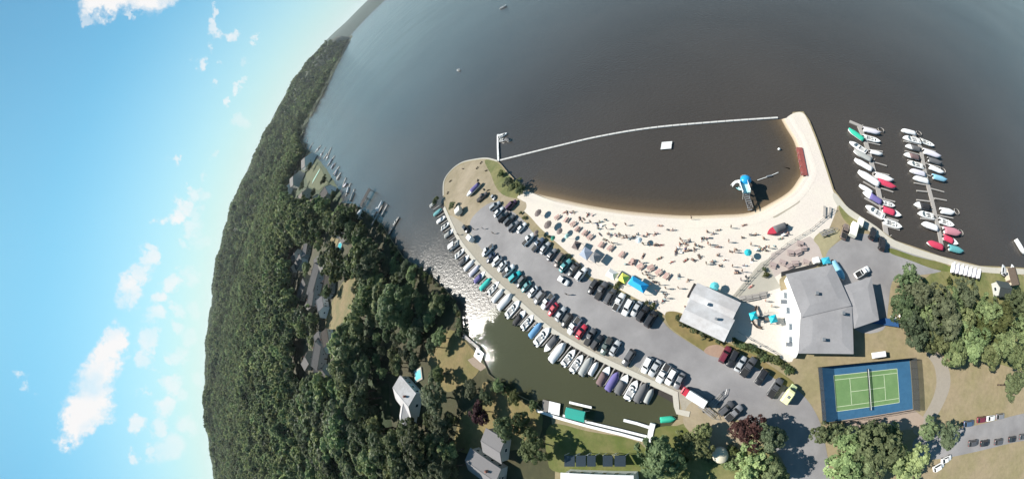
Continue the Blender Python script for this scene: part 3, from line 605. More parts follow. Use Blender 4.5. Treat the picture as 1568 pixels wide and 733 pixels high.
# hand-placed trees, where the photograph shows their crowns
HT = [
 (648, 470, 7, 5.0, M_leaf, 'big leafy tree on the wooded bank beside the glittering water'),
 (622, 490, 9, 6.0, M_leaf, 'broad bright green tree just behind the tree beside the glittering water'),
 (636, 520, 7, 5, M_leafd, 'dark round tree on the bank above the dry bank lawn'),
 (560, 395, 14, 6, M_leafd, 'dark shoreline tree behind the small pool near the three lake docks'),
 (500, 330, 13, 6, M_leafd, 'dark tree mass next to the grey boathouse shore'),
 (540, 335, 12, 5, M_leafd, 'dark tree on the shore beside the covered boathouse'),
 (665, 610, 11, 6.2, M_leafp, 'grey green tree overhanging the pale roofed house'),
 (672, 655, 11, 5, M_leafp, 'pale grey green tree below the pale roofed house'),
 (722, 596, 6, 3.2, M_leafp, 'grey feathery tree standing by the small square boat deck'),
 (744, 612, 5, 3.0, M_leafd, 'dark tree on the bank lawn next to the feathery tree'),
 (735, 632, 7, 4, M_leafr, 'reddish copper leaved tree above the double grey roofed house'),
 (668, 575, 5, 3.0, M_leafd, 'dark tree on the dry bank lawn'),
 (775, 655, 9, 4.2, M_leafd, 'dark tree between the grey roofed house and the boat lift'),
 (800, 650, 7, 3.6, M_leaf, 'yellow green bushy tree behind the boat lift end'),
 (815, 685, 9, 4.4, M_leaf, 'green tree to the side of the white walled house'),
 (790, 610, 4, 2.4, M_leafy, 'low yellow green shrub tree on the channel bank'),
 (765, 592, 4, 2.2, M_leaf, 'small green shrub tree on the channel bank corner'),
 (1056, 682, 6, 4.4, M_leaf, 'feathery green tree beside the round cream tank'),
 (1010, 700, 10, 5.6, M_leafd, 'dark tree at the edge of the corner lawn'),
 (1030, 726, 7, 4.4, M_leaf, 'green tree between the corner lawn and the round cream tank'),
 (1078, 662, 4.5, 2.6, M_leaf, 'slender green tree near the parked trailers'),
 (1148, 662, 8, 4.4, M_leafr, 'dark red leaved tree beside the lower road'),
 (1178, 668, 8, 4.2, M_leafp, 'grey leaved tree beside the dark red tree'),
 (1150, 715, 9, 5.0, M_leaf, 'green tree below the dark red tree'),
 (1180, 722, 8, 4.0, M_leafd, 'dark green tree at the bend of the lower road'),
 (1300, 700, 11, 6.4, M_leaf, 'broad green tree beside the road below the tennis court'),
 (1345, 690, 12, 7.0, M_leafd, 'largest green tree below the tennis court'),
 (1385, 712, 11, 6.4, M_leaf, 'rightmost green tree of the clump below the tennis court'),
 (1318, 728, 11, 6.2, M_leafd, 'pale green tree in the clump below the tennis court'),
 (1268, 664, 8, 3.6, M_leafd, 'dark tree whose shadow falls on the corner of the tennis court'),
 (1332, 658, 6, 3.0, M_leafd, 'low dark tree close to the lower side of the tennis court'),
 (1422, 655, 7, 3.0, M_leafd, 'dark small tree near the lower corner of the tennis fence'),
 (1448, 668, 8, 4.0, M_leafp, 'pale green tree at the entrance of the overflow parking'),
 (1390, 430, 9, 4.2, M_leafd, 'dark tree at the edge of the yard beside the big grey roof'),
 (1385, 470, 10, 5.0, M_leafd, 'dark tree beside the small blue tarp'),
 (1420, 455, 11, 6.0, M_leafp, 'grey green tree behind the dark yard tree'),
 (1445, 490, 12, 6.4, M_leafp, 'broad grey green tree in the middle of the shore grove'),
 (1405, 505, 10, 5.4, M_leafp, 'grey green tree overhanging the path above the tennis court'),
 (1475, 450, 9, 4.6, M_leafp, 'pale loose tree near the row of upturned dinghies'),
 (1490, 520, 11, 6.0, M_leaf, 'green tree in the shore grove above the dry field'),
 (1460, 535, 10, 5.0, M_leaf, 'green tree at the near edge of the shore grove'),
 (1530, 495, 11, 6.0, M_leafy, 'light green tree in the shore grove near the dark shed'),
 (1432, 520, 8, 4.6, M_leaf, 'bright green tree at the path side of the shore grove'),
 (1470, 500, 10, 5.4, M_leaf, 'bright green tree filling the middle of the shore grove'),
 (1425, 480, 9, 5.0, M_leaf, 'bright green tree behind the blue tarpaulin trees'),
 (1455, 470, 9, 5.0, M_leaf, 'bright green tree on the lake side of the shore grove'),
 (1515, 545, 10, 5.0, M_leaf, 'bright green tree on the field edge of the shore grove'),
 (1540, 520, 12, 6.0, M_leaf, 'tall bright green tree behind the field edge of the grove'),
 (1510, 480, 10, 5.4, M_leaf, 'bright green tree between the dinghies and the dark shed'),
 (1500, 500, 9, 5.0, M_leafy, 'yellowish tree in the heart of the shore grove'),
 (1568, 505, 12, 6.0, M_leaf, 'bright green tree beyond the dark shed at the picture edge'),
 (1290, 672, 8, 4.2, M_leafd, 'dark green tree between the road and the court clump'),
 (1362, 668, 8, 4.0, M_leafd, 'dark green tree under the lower court fence'),
 (1555, 545, 11, 5.4, M_leaf, 'green tree at the field end of the shore grove'),
 (1555, 465, 11, 5.0, M_leafd, 'dark tree next to the small dark shed roof'),
 (1552, 590, 11, 4.6, M_leafd, 'dark tree at the far corner of the dry field'),
 (474, 256, 11, 7, M_leaf, 'green tree at the upper edge of the lake lawn'),
 (496, 275, 9, 5, M_leafd, 'dark tree on the lake side of the lake lawn'),
 (480, 296, 10, 5, M_leafd, 'dark tree at the lower edge of the lake lawn'),
 (462, 285, 11, 6, M_leafp, 'grey green tree between the lake lawn houses'),
 (446, 246, 12, 7, M_leaf, 'green tree above the pale lake house'),
 (510, 300, 8, 4, M_leaf, 'green tree beside the lower small docks'),
 (470, 412, 11, 6, M_leaf, 'green tree against the long weathered roof in the wood'),
 (500, 448, 11, 5, M_leafd, 'dark tree between the long weathered roof and the dry clearing'),
 (478, 520, 11, 6, M_leaf, 'green tree at the upper end of the roof below the clearing'),
 (790, 285, 3.0, 2.6, M_leaf, 'rounded green bush on the grass of the point'),
 (798, 292, 2.6, 2.2, M_leafd, 'dark bush at the tip where the beach begins'),
 (778, 280, 2.4, 2.2, M_leafp, 'grey green bush on the grass of the point'),
 (768, 268, 1.8, 1.6, M_leafy, 'low yellow green bush near the pier on the point'),
 (693, 316, 2.6, 2.0, M_leafd, 'dark bush at the start of the quay walkway'),
 (668, 308, 3.0, 2.2, M_leafd, 'dark bush hanging over the first moored boats'),
]
for k, (px, py, ht, cr, m, lb) in enumerate(HT):
    nm = 'leafy_tree' if ht > 3.5 else 'bush'
    o = crown_tree(px, py, ht, cr, m, lb, name=nm, seed=k + 500)
    if ht <= 3.5: o['category'] = 'bush'
# ------------------------------------------------------------------ vehicles
def octo(x, hw, z0, z1, c=.12):
    return [(x, -hw + c, z0), (x, hw - c, z0), (x, hw, z0 + c), (x, hw, z1 - c), (x, hw - c * 1.3, z1), (x, -hw + c * 1.3, z1), (x, -hw, z1 - c), (x, -hw, z0 + c)]
def car_kind(kind):
    d = {}
    Ln, hw = {'sedan': (4.7, .90), 'suv': (4.8, .95), 'pickup': (5.6, .98), 'van': (5.0, .97)}[kind]
    h = Ln / 2
    zt = {'sedan': .92, 'suv': 1.05, 'pickup': 1.08, 'van': 1.05}[kind]
    st = [(-h, hw * .80, .42, zt - .20), (-h + .12, hw * .93, .34, zt - .06), (-h + .7, hw, .28, zt), (0, hw * 1.01, .26, zt), (h - 1.3, hw, .27, zt - .02), (h - .5, hw * .95, .30, zt - .13), (h - .12, hw * .86, .36, zt - .22), (h, hw * .74, .42, zt - .34)]
    d['body'] = MB().loft([octo(*s) for s in st]).mesh('body', True)
    # cabin: base rectangle -> roof rectangle
    xb, xf, rb, rf, zr = {'sedan': (-1.75, 1.05, -1.15, .25, 1.42), 'suv': (-2.28, 1.05, -2.0, .35, 1.72), 'pickup': (-.55, 1.35, -.35, .75, 1.78), 'van': (-2.38, 1.45, -2.2, .75, 1.82)}[kind]
    bw_, tw = hw * .93, hw * .74; zb = zt - .05
    base = [(xb, -bw_, zb), (xf, -bw_ * .96, zb), (xf, bw_ * .96, zb), (xb, bw_, zb)]; top = [(rb, -tw, zr), (rf, -tw, zr), (rf, tw, zr), (rb, tw, zr)]
    crown = [(rb + .15, -tw * .8, zr + .05), (rf - .12, -tw * .8, zr + .05), (rf - .12, tw * .8, zr + .05), (rb + .15, tw * .8, zr + .05)]
    d['cabin'] = MB().loft([base, top, crown]).mesh('cabin')
    def pane(a, b, c, e, inset=.10, up=.02):
        P_ = [Vector(q) for q in (a, b, c, e)]; ctr = sum(P_, Vector()) / 4; n = (P_[1] - P_[0]).cross(P_[3] - P_[0]).normalized()
        if n.dot(ctr - Vector(((xb + xf) / 2, 0, zb))) < 0: n = -n
        o = [ctr + (p - ctr) * (1 - inset) + n * up for p in P_]; i = [p - n * .04 for p in o]
        return MB().loft([[tuple(p) for p in i], [tuple(p) for p in o]])
    d['windscreen'] = pane(base[1], base[2], top[2], top[1]).mesh('windscreen')
    d['rear_window'] = pane(base[0], base[3], top[3], top[0]).mesh('rear_window')
    d['side_window'] = [pane(base[0], base[1], top[1], top[0], .14).mesh('side_window'), pane(base[3], base[2], top[2], top[3], .14).mesh('side_window')]
    wm = MB(); wm.tube((0, -.11, 0), (0, .11, 0), .33, n=12); d['wheel'] = wm.mesh('wheel')
    d['wpos'] = [(sx * (h - .85), sy * (hw - .06), .33) for sx in (-1, 1) for sy in (-1, 1)]
    d['headlight'] = MB().box((0, 0, 0), (.10, .32, .13)).mesh('headlight'); d['hpos'] = [(h - .06, s * hw * .58, zt - .40) for s in (-1, 1)]
    d['tail_light'] = MB().box((0, 0, 0), (.08, .26, .16)).mesh('tail_light'); d['tpos'] = [(-h + .02, s * hw * .62, zt - .30) for s in (-1, 1)]
    if kind == 'pickup': d['bed'] = MB().box((-1.72, 0, zt + .012), (1.95, hw * 1.62, .03)).mesh('cargo_bed')
    return d
KINDS = {k: car_kind(k) for k in ('sedan', 'suv', 'pickup', 'van')}
M_tail = mat('tail_light', (.35, .02, .02, 1), .3); M_head = mat('headlight', (.7, .72, .72, 1), .15)
PAINT = {'white': (.78, .78, .77, 1), 'silver': (.42, .43, .44, 1), 'grey': (.20, .20, .21, 1), 'dark grey': (.085, .085, .09, 1), 'black': (.022, .022, .025, 1), 'navy': (.035, .05, .10, 1),
         'turquoise': (.01, .42, .44, 1), 'teal': (.10, .30, .31, 1), 'red': (.50, .030, .055, 1), 'maroon': (.15, .025, .04, 1), 'purple': (.11, .05, .09, 1), 'green grey': (.09, .12, .11, 1), 'brown': (.17, .13, .11, 1), 'cream': (.75, .75, .48, 1), 'blue grey': (.10, .13, .18, 1), 'blue': (.06, .10, .17, 1)}
PM = {k: car_paint(k.replace(' ', '_'), v) for k, v in PAINT.items()}
def car(px, py, deg, colour, kind, label, group, back=False, s=1.0):
    p = G(px, py, LZ + .6); p.z = LZ + .03
    rz = heading(px, py, deg) + (math.pi if back else 0)
    d = KINDS[kind]; m = PM[colour]
    nm = {'sedan': 'parked_car', 'suv': 'parked_suv', 'pickup': 'parked_pickup_truck', 'van': 'parked_van'}[kind]
    t = tag(empty(nm, p, rz), label, 'pickup truck' if kind == 'pickup' else 'van' if kind == 'van' else 'car', group); t.scale = (s, s, s)
    bd_ = link('body', d['body'], m, t); cb_ = link('cabin', d['cabin'], m, t)
    link('windscreen', d['windscreen'], M_glass, cb_); link('rear_window', d['rear_window'], M_glass, cb_)
    for w_ in d['side_window']: link('side_window', w_, M_glass, cb_)
    for q in d['wpos']: link('wheel', d['wheel'], M_dark, t, loc=q)
    for q in d['hpos']: link('headlight', d['headlight'], M_head, bd_, loc=q)
    for q in d['tpos']: link('tail_light', d['tail_light'], M_tail, bd_, loc=q)
    if 'bed' in d: link('cargo_bed', d['bed'], M_dark, t)
    return t
KN = {'sedan': 'car', 'suv': 'SUV', 'pickup': 'pickup truck', 'van': 'van'}
def car_row(rows, ang, where, group, flip):
    for i, (px, py, c, k) in enumerate(rows):
        car(px, py, interp(px, ang) + rnd.uniform(-4, 4), c, k, f'{c} {KN[k]}, {nth(i + 1)} {where}', group, back=flip if rnd.random() < .75 else not flip, s=rnd.uniform(.96, 1.07))
car_row([(747, 384, 'white', 'pickup'), (752, 395, 'navy', 'sedan'), (761, 400.5, 'white', 'suv'), (769, 408, 'white', 'sedan'), (779, 415, 'white', 'pickup'), (789.6, 424, 'turquoise', 'suv'), (798.5, 432, 'dark grey', 'suv'), (806, 439, 'teal', 'sedan'),
         (816, 447, 'white', 'sedan'), (826.5, 456, 'grey', 'suv'), (839, 462, 'white', 'pickup'), (847, 474, 'red', 'sedan'), (859, 481, 'silver', 'sedan'), (868, 491, 'black', 'suv'), (880, 499, 'white', 'pickup'), (890.5, 508, 'red', 'sedan'),
         (904, 516, 'dark grey', 'pickup'), (915, 524.5, 'black', 'suv'), (929, 530, 'green grey', 'pickup'), (942, 533, 'silver', 'sedan'), (963, 548, 'dark grey', 'suv'), (991, 559, 'white', 'suv'), (1003, 564, 'silver', 'sedan'), (1016, 571.5, 'white', 'pickup'), (1028, 577, 'white', 'suv'), (1040.5, 583, 'grey', 'sedan')],
        [(740, 42), (770, 45), (850, 52), (900, 58), (960, 60), (1040, 63)], 'from the point in the row beside the quay walkway', 'cars parked along the quay walkway', True)
car_row([(759, 316, 'silver', 'suv'), (764, 325, 'white', 'sedan'), (771.5, 333, 'black', 'suv'), (781, 338, 'dark grey', 'suv'), (787, 347, 'grey', 'suv'), (799, 349, 'white', 'sedan'), (809.6, 367, 'white', 'pickup'), (824.5, 375, 'blue grey', 'pickup'), (835, 380, 'silver', 'sedan'), (845, 390, 'grey', 'sedan'), (857, 399, 'brown', 'van'), (866, 407, 'teal', 'sedan'), (878, 413, 'dark grey', 'sedan'), (890.5, 420, 'white', 'suv')],
        [(755, 42), (800, 50), (835, 50), (880, 53)], 'from the point in the row facing the beach tents', 'cars parked facing the beach, first stretch', False)
car_row([(908.6, 439.6, 'black', 'suv'), (921.6, 445.5, 'dark grey', 'pickup'), (935, 454.5, 'dark grey', 'van'), (948, 462.8, 'white', 'pickup'), (962, 471, 'white', 'suv'), (975, 473, 'silver', 'sedan'), (985, 480.5, 'black', 'suv'), (997, 488.7, 'black', 'van')],
        [(905, 58), (997, 62)], 'along the row behind the bright blue tent', 'cars parked behind the bright tents', False)
car_row([(1110.5, 543, 'maroon', 'suv'), (1122, 549, 'black', 'suv'), (1134, 557, 'silver', 'sedan'), (1146, 562, 'dark grey', 'pickup'), (1166, 577, 'black', 'suv'), (1187, 594, 'dark grey', 'pickup')],
        [(1110, 60), (1190, 55)], 'from the bathhouse in the row below the hedge', 'cars parked below the hedge', False)
car(783.5, 314.5, 46, 'purple', 'van', 'purple van parked nose to tail beyond the white car near the point', None)
car(863, 430, -33, 'white', 'sedan', 'white car standing crosswise in the driving lane of the lot', None)
car(714, 351, -52, 'black', 'suv', 'black SUV beside the white box trailer near the quay walkway', None)
car(738.5, 302, 42, 'brown', 'pickup', 'brown pickup truck on the bare dirt of the point', None)
car(755, 302, -50, 'silver', 'sedan', 'silver car on the dirt of the point beside the bushes', None, s=.8)
car(1112, 625, 42, 'dark grey', 'suv', 'dark grey SUV beside the flat trailer near the dark red tree', None)
car(1124, 632, 42, 'grey', 'pickup', 'grey pickup truck nearest to the dark red tree', None)
car(1336, 358, 72, 'black', 'suv', 'black SUV beside the small boats at the dock entrance', None)
car(1350, 373, 85, 'black', 'van', 'black van alone on the yard asphalt near the dock entrance', None)
car(1320, 417, 30, 'white', 'pickup', 'white pickup truck beside the large grey roofed building', None)
car(1293.5, 355, 75, 'brown', 'pickup', 'brown pickup truck beside the cream trailers at the shore yard', None)
for i, (px, py, c, k) in enumerate([(1483, 648, 'blue', 'suv'), (1503, 642, 'maroon', 'suv'), (1517, 640, 'white', 'sedan'), (1531, 637, 'grey', 'suv')]):
    car(px, py, 8, c, k, f'{c} {KN[k]}, {nth(i + 1)} in the overflow parking row on the dry field side', 'cars in the overflow parking, field side', s=1.08)
for i, (px, py, c, k) in enumerate([(1490, 678, 'dark grey', 'suv'), (1508, 678, 'black', 'suv'), (1529, 676, 'dark grey', 'van'), (1550, 672, 'black', 'suv'), (1566, 668, 'dark grey', 'suv')]):
    car(px, py, 10, c, k, f'{c} {KN[k]}, {nth(i + 1)} in the overflow parking row on the lower side', 'cars in the overflow parking, lower side', s=1.08)
car(1449, 703, 25, 'white', 'sedan', 'white car half under the trees below the overflow parking', None)
car(1437, 714, 30, 'white', 'suv', 'white SUV in the shade of the tree clump below the court', None)
car(1536, 414, 85, 'silver', 'suv', 'silver SUV parked by the shore path near the dark shed', None)
car(1550, 414, 85, 'white', 'van', 'white van parked by the shore path near the dark shed', None)

# delivery truck: red cab, long white box
p = G(1064, 607); p.z = LZ + .03; rz = heading(1064, 607, 148)
t = tag(empty('box_truck', p, rz), 'red cabbed truck with a long white box at the end of the quay', 'truck')
cb = MB().loft([octo(1.9, 1.0, .45, 2.2, .15), octo(2.9, 1.0, .45, 2.2, .15), octo(3.3, .98, .45, 1.5, .15), octo(3.7, .92, .5, 1.35, .15)]).build('cab', PM['red'], t)
MB().box((3.05, 0, 1.9), (.35, 1.6, .5)).build('windscreen', M_glass, t)
MB().box((-1.0, 0, 1.75), (5.4, 2.1, 2.2)).build('cargo_box', M_white, t); MB().box((-.5, 0, .55), (6.6, 1.2, .25)).build('chassis', M_dark, t)
for q in [(2.7, -.95, .45), (2.7, .95, .45), (-2.4, -.95, .45), (-2.4, .95, .45), (-3.2, -.95, .45), (-3.2, .95, .45)]:
    MB().tube((q[0], q[1] - .12, q[2]), (q[0], q[1] + .12, q[2]), .45, n=12).build('wheel', M_dark, t)
# camper van in pale yellow
p = G(1207, 603); p.z = LZ + .03
t = tag(empty('camper_van', p, heading(1207, 603, 55)), 'pale yellow camper van at the end of the row below the hedge', 'van')
MB().loft([octo(-2.7, 1.0, .5, 2.3, .2), octo(-2.5, 1.08, .4, 2.5, .2), octo(.6, 1.08, .4, 2.55, .2), octo(1.2, 1.0, .4, 2.3, .2)]).build('body', mat('camper_cream', (.80, .78, .42, 1), .5, .05), t)
MB().loft([octo(1.22, .98, .4, 1.9, .15), octo(1.9, .95, .4, 1.3, .15), octo(2.8, .88, .42, 1.1, .15)]).build('cab', mat('camper_green', (.45, .52, .28, 1), .4), t)
MB().box((1.58, 0, 1.72), (.2, 1.5, .42)).build('windscreen', M_glass, t); MB().box((-.8, 0, 2.6), (.7, .7, .14)).build('roof_hatch', M_metal, t)
for q in [(1.9, -.9, .38), (1.9, .9, .38), (-1.8, -.95, .38), (-1.8, .95, .38)]: MB().tube((q[0], q[1] - .12, q[2]), (q[0], q[1] + .12, q[2]), .38, n=12).build('wheel', M_dark, t)
def box_trailer(px, py, deg, L_, W_, m, label, h=1.9):
    p = G(px, py, LZ + 1); p.z = LZ + .03; t = tag(empty('box_trailer', p, heading(px, py, deg)), label, 'trailer')
    MB().loft([octo(-L_ / 2, W_ / 2, .5, h + .45, .06), octo(L_ / 2 - .3, W_ / 2, .5, h + .45, .06), octo(L_ / 2, W_ / 2 * .9, .5, h + .2, .06)]).build('cargo_box', m, t)
    mb = MB(); mb.tube((L_ / 2, -.5, .5), (L_ / 2 + 1.1, 0, .5), .05); mb.tube((L_ / 2, .5, .5), (L_ / 2 + 1.1, 0, .5), .05); mb.build('tow_bar', M_metal, t)
    for s in (-1, 1): MB().tube((-.2, s * (W_ / 2 - .15), .35), (-.2, s * (W_ / 2 + .08), .35), .35, n=12).build('wheel', M_dark, t)
    return t
box_trailer(721.5, 366, -48, 3.6, 1.9, M_white, 'white box trailer beside the quay walkway near the point')
box_trailer(703, 324, -80, 3.4, 3.0, mat('cream_box', (.72, .66, .58, 1), .6), 'cream box trailer on the dirt next to the start of the quay walkway')
box_trailer(1307, 352, 75, 5.0, 2.2, mat('cream_trailer', (.76, .74, .64, 1), .6), 'larger cream trailer at the shore yard', 1.5)
box_trailer(1317.5, 341, 75, 3.2, 1.7, mat('cream_trailer', (.76, .74, .64, 1), .6), 'smaller cream trailer at the shore yard', 1.3)
box_trailer(1346, 543, 8, 4.2, 1.6, M_white, 'white trailer standing outside the upper tennis court fence', 1.3)
def flat_trailer(px, py, deg, label, L_=5.0):
    p = G(px, py); p.z = LZ + .03; t = tag(empty('flat_trailer', p, heading(px, py, deg)), label, 'trailer')
    fr = MB(); fr.box((0, .75, .55), (L_, .1, .12)); fr.box((0, -.75, .55), (L_, .1, .12))
    for k in range(5): fr.box((-L_ / 2 + .3 + k * (L_ - .6) / 4, 0, .55), (.1, 1.5, .1))
    fr.tube((L_ / 2, -.7, .55), (L_ / 2 + 1.4, 0, .5), .05); fr.tube((L_ / 2, .7, .55), (L_ / 2 + 1.4, 0, .5), .05); fr.build('frame', M_metal, t)
    for k in range(3): MB().box((-.2, -.5 + k * .5, .66), (L_ * .8, .22, .06)).build('bunk', M_wood, t)
    for s in (-1, 1): MB().tube((-.5, s * .85, .35), (-.5, s * 1.05, .35), .35, n=12).build('wheel', M_dark, t)
flat_trailer(1098, 612, 48, 'empty pale boat trailer parked behind the red and white truck')
flat_trailer(1083, 628, -40, 'dark boat trailer lying on the dirt behind the quay corner')
flat_trailer(1266, 357, 20, 'empty boat trailer on the olive grass of the shore yard')

# ------------------------------------------------------------------ boats
def hull_rings(L_, B, H_, full=.62):
    """stern at -x, bow at +x; ring of 7 points from gunwale to gunwale under the keel"""
    st = []
    for k in range(9):
        u = k / 8; x = -L_ / 2 + L_ * u
        wgt = 1.0 if u < full else max(.04, math.cos((u - full) / (1 - full) * math.pi / 2) ** .75)
        hb = B / 2 * wgt * (0.92 + .08 * min(1, u * 4)); sh = H_ * (1 + .22 * u * u); ke = -.18 if u < .8 else -.18 + (u - .8) * 2.0
        st.append((x, hb, sh, ke))
    return st
def boat_kind(L_, B, H_=.75):
    d = {}; st = hull_rings(L_, B, H_)
    d['hull'] = MB().loft([[(x, -hb, sh), (x, -hb * .92, sh * .45), (x, -hb * .55, ke * .3 + .02), (x, 0, ke), (x, hb * .55, ke * .3 + .02), (x, hb * .92, sh * .45), (x, hb, sh)] for x, hb, sh, ke in st]).mesh('hull', True)
    # foredeck & gunwale ring
    fd = [s for s in st if s[0] > L_ * .12]
    poly = [(x, -hb * .97) for x, hb, _, _ in fd] + [(x, hb * .97) for x, hb, _, _ in fd[::-1]]
    d['foredeck'] = MB().prism(poly, H_ * 1.13, H_ * 1.24).mesh('foredeck')
    ck = MB(); ck.box((-L_ * .17, 0, H_ * 1.02), (L_ * .52, B * .74, .06)); d['cockpit'] = ck.mesh('cockpit')
    g_ = MB(); g_.box((-L_ * .17, B * .43, H_ * 1.06), (L_ * .62, B * .12, .12)); g_.box((-L_ * .17, -B * .43, H_ * 1.06), (L_ * .62, B * .12, .12)); g_.box((-L_ * .46, 0, H_ * 1.04), (L_ * .08, B * .86, .12)); d['gunwale'] = g_.mesh('gunwale')
    d['seat'] = MB().box((0, 0, 0), (.55, .55, .45)).mesh('seat'); d['seats'] = [(-L_ * .02, B * .2, H_ + .25), (-L_ * .02, -B * .2, H_ + .25)]
    d['bench'] = MB().box((-L_ * .36, 0, H_ + .22), (.6, B * .7, .4)).mesh('rear_bench')
    x0, x1 = L_ * .12, L_ * .2
    d['windscreen'] = MB().loft([[(x1, -B * .36, H_ * 1.2), (x1 + .35, 0, H_ * 1.2), (x1, B * .36, H_ * 1.2), (x1 - .06, B * .36, H_ * 1.2), (x1 + .28, 0, H_ * 1.2), (x1 - .06, -B * .36, H_ * 1.2)],
                                [(x0, -B * .34, H_ * 1.2 + .4), (x0 + .3, 0, H_ * 1.2 + .4), (x0, B * .34, H_ * 1.2 + .4), (x0 - .05, B * .34, H_ * 1.2 + .4), (x0 + .24, 0, H_ * 1.2 + .4), (x0 - .05, -B * .34, H_ * 1.2 + .4)]]).mesh('windscreen')
    en = MB(); en.loft([octo(-L_ / 2 - .5, .16, .35, H_ + .45, .08), octo(-L_ / 2 + .02, .22, .3, H_ + .6, .08)]); d['engine'] = en.mesh('outboard_engine')
    # canvas cover: ridge along the middle
    cv = []
    for x, hb, sh, ke in st:
        u = (x + L_ / 2) / L_; rise = .55 * math.sin(min(1, .25 + u * .9) * math.pi * .8) + .1
        cv.append([(x, -hb * 1.04, sh * .92), (x, -hb * 1.0, sh + .1), (x, -hb * .5, sh + .1 + rise * .7), (x, 0, sh + .1 + rise), (x, hb * .5, sh + .1 + rise * .7), (x, hb * 1.0, sh + .1), (x, hb * 1.04, sh * .92)])
    d['cover'] = MB().loft(cv).mesh('cover', True)
    half = [r for r in cv if r[0][0] < L_ * .15]
    d['halfcover'] = MB().loft(half).mesh('cover', True)
    bm_ = MB(); bm_.loft([[(-L_ * .30, -B * .45, H_ + 1.35), (-L_ * .30, -B * .2, H_ + 1.5), (-L_ * .30, B * .2, H_ + 1.5), (-L_ * .30, B * .45, H_ + 1.35)], [(L_ * .08, -B * .45, H_ + 1.35), (L_ * .08, -B * .2, H_ + 1.5), (L_ * .08, B * .2, H_ + 1.5), (L_ * .08, B * .45, H_ + 1.35)]])
    d['bimini'] = bm_.mesh('canopy')
    d['frame'] = [MB().tube((L_ * sx, s * B * .44, H_ + .1), (L_ * sx, s * B * .44, H_ + 1.36), .03, n=5).mesh('canopy_pole') for sx in (-.28, .06) for s in (-1, 1)]; return d
def pontoon_kind(L_, B):
    d = {}; mb = MB()
    d['pontoon'] = MB().loft([[(x, r * math.cos(a), .15 + r * math.sin(a)) for a in [2 * math.pi * k / 10 for k in range(10)]] for x, r in ((-L_ / 2, .3), (L_ * .36, .3), (L_ / 2, .06))]).mesh('pontoon', True)
    d['deck'] = MB().box((-.05 * L_, 0, .55), (L_ * .88, B, .12)).mesh('deck')
    rl = MB()
    for s in (-1, 1): rl.box((-.05 * L_, s * (B / 2 - .04), .95), (L_ * .86, .05, .65))
    rl.box((L_ * .37, 0, .95), (.05, B * .9, .65)); d['rail'] = rl.mesh('rail_panel')
    d['sofa'] = MB().box((0, 0, 0), (L_ * .28, .6, .45)).mesh('sofa'); d['sofas'] = [(L_ * .2, B * .3, .85), (L_ * .2, -B * .3, .85), (-L_ * .32, B * .3, .85)]
    d['console'] = MB().box((-L_ * .08, -B * .28, 1.0), (.5, .6, .8)).mesh('console')
    d['canopy'] = MB().loft([[(-L_ * .38, -B * .48, 2.2), (-L_ * .38, 0, 2.4), (-L_ * .38, B * .48, 2.2)], [(L_ * .12, -B * .48, 2.2), (L_ * .12, 0, 2.4), (L_ * .12, B * .48, 2.2)]]).mesh('canopy')
    d['frame'] = [MB().tube((L_ * x, s * B * .46, .6), (L_ * x, s * B * .46, 2.2), .03, n=5).mesh('canopy_pole') for x in (-.36, .1) for s in (-1, 1)]; d['engine'] = MB().box((-L_ / 2 - .1, 0, .7), (.5, .4, .8)).mesh('outboard_engine'); return d
BK = {'run': boat_kind(6.2, 2.3), 'big': boat_kind(7.4, 2.7, .95), 'small': boat_kind(4.4, 1.7, .55)}
PK = pontoon_kind(6.8, 2.5)
CV = {'white': mat('canvas_white', (.74, .74, .74, 1), .8), 'grey': mat('canvas_grey', (.33, .34, .33, 1), .9), 'purple': mat('canvas_purple', (.14, .12, .30, 1), .9), 'turquoise': mat('canvas_turquoise', (.02, .46, .40, 1), .8), 'green': mat('canvas_green', (.03, .40, .27, 1), .8),
      'blue': mat('canvas_blue', (.12, .28, .48, 1), .8), 'dark grey': mat('canvas_dark', (.12, .12, .125, 1), .9), 'red': mat('canvas_red', (.52, .05, .10, 1), .8), 'pink': mat('canvas_pink', (.46, .20, .24, 1), .9), 'black': mat('canvas_black', (.03, .03, .033, 1), .8), 'teal': mat('canvas_teal', (.10, .32, .34, 1), .8), 'light blue': mat('canvas_lightblue', (.22, .45, .58, 1), .8), 'lilac': mat('canvas_lilac', (.60, .58, .64, 1), .85), 'brown': mat('canvas_brown', (.16, .11, .11, 1), .9)}
HULL = {'white': mat('gelcoat_white', (.80, .80, .79, 1), .25, objvar=.05), 'grey': mat('gelcoat_grey', (.45, .46, .47, 1), .3), 'red': mat('gelcoat_red', (.50, .05, .08, 1), .3), 'black': mat('gelcoat_black', (.03, .03, .03, 1), .3)}
M_cock = mat('cockpit_floor', (.30, .30, .30, 1), .8, objvar=.3); M_vinyl = mat('boat_vinyl', (.62, .61, .58, 1), .6, objvar=.1); M_bglass = mat('boat_glass', (.06, .08, .09, 1), .1)
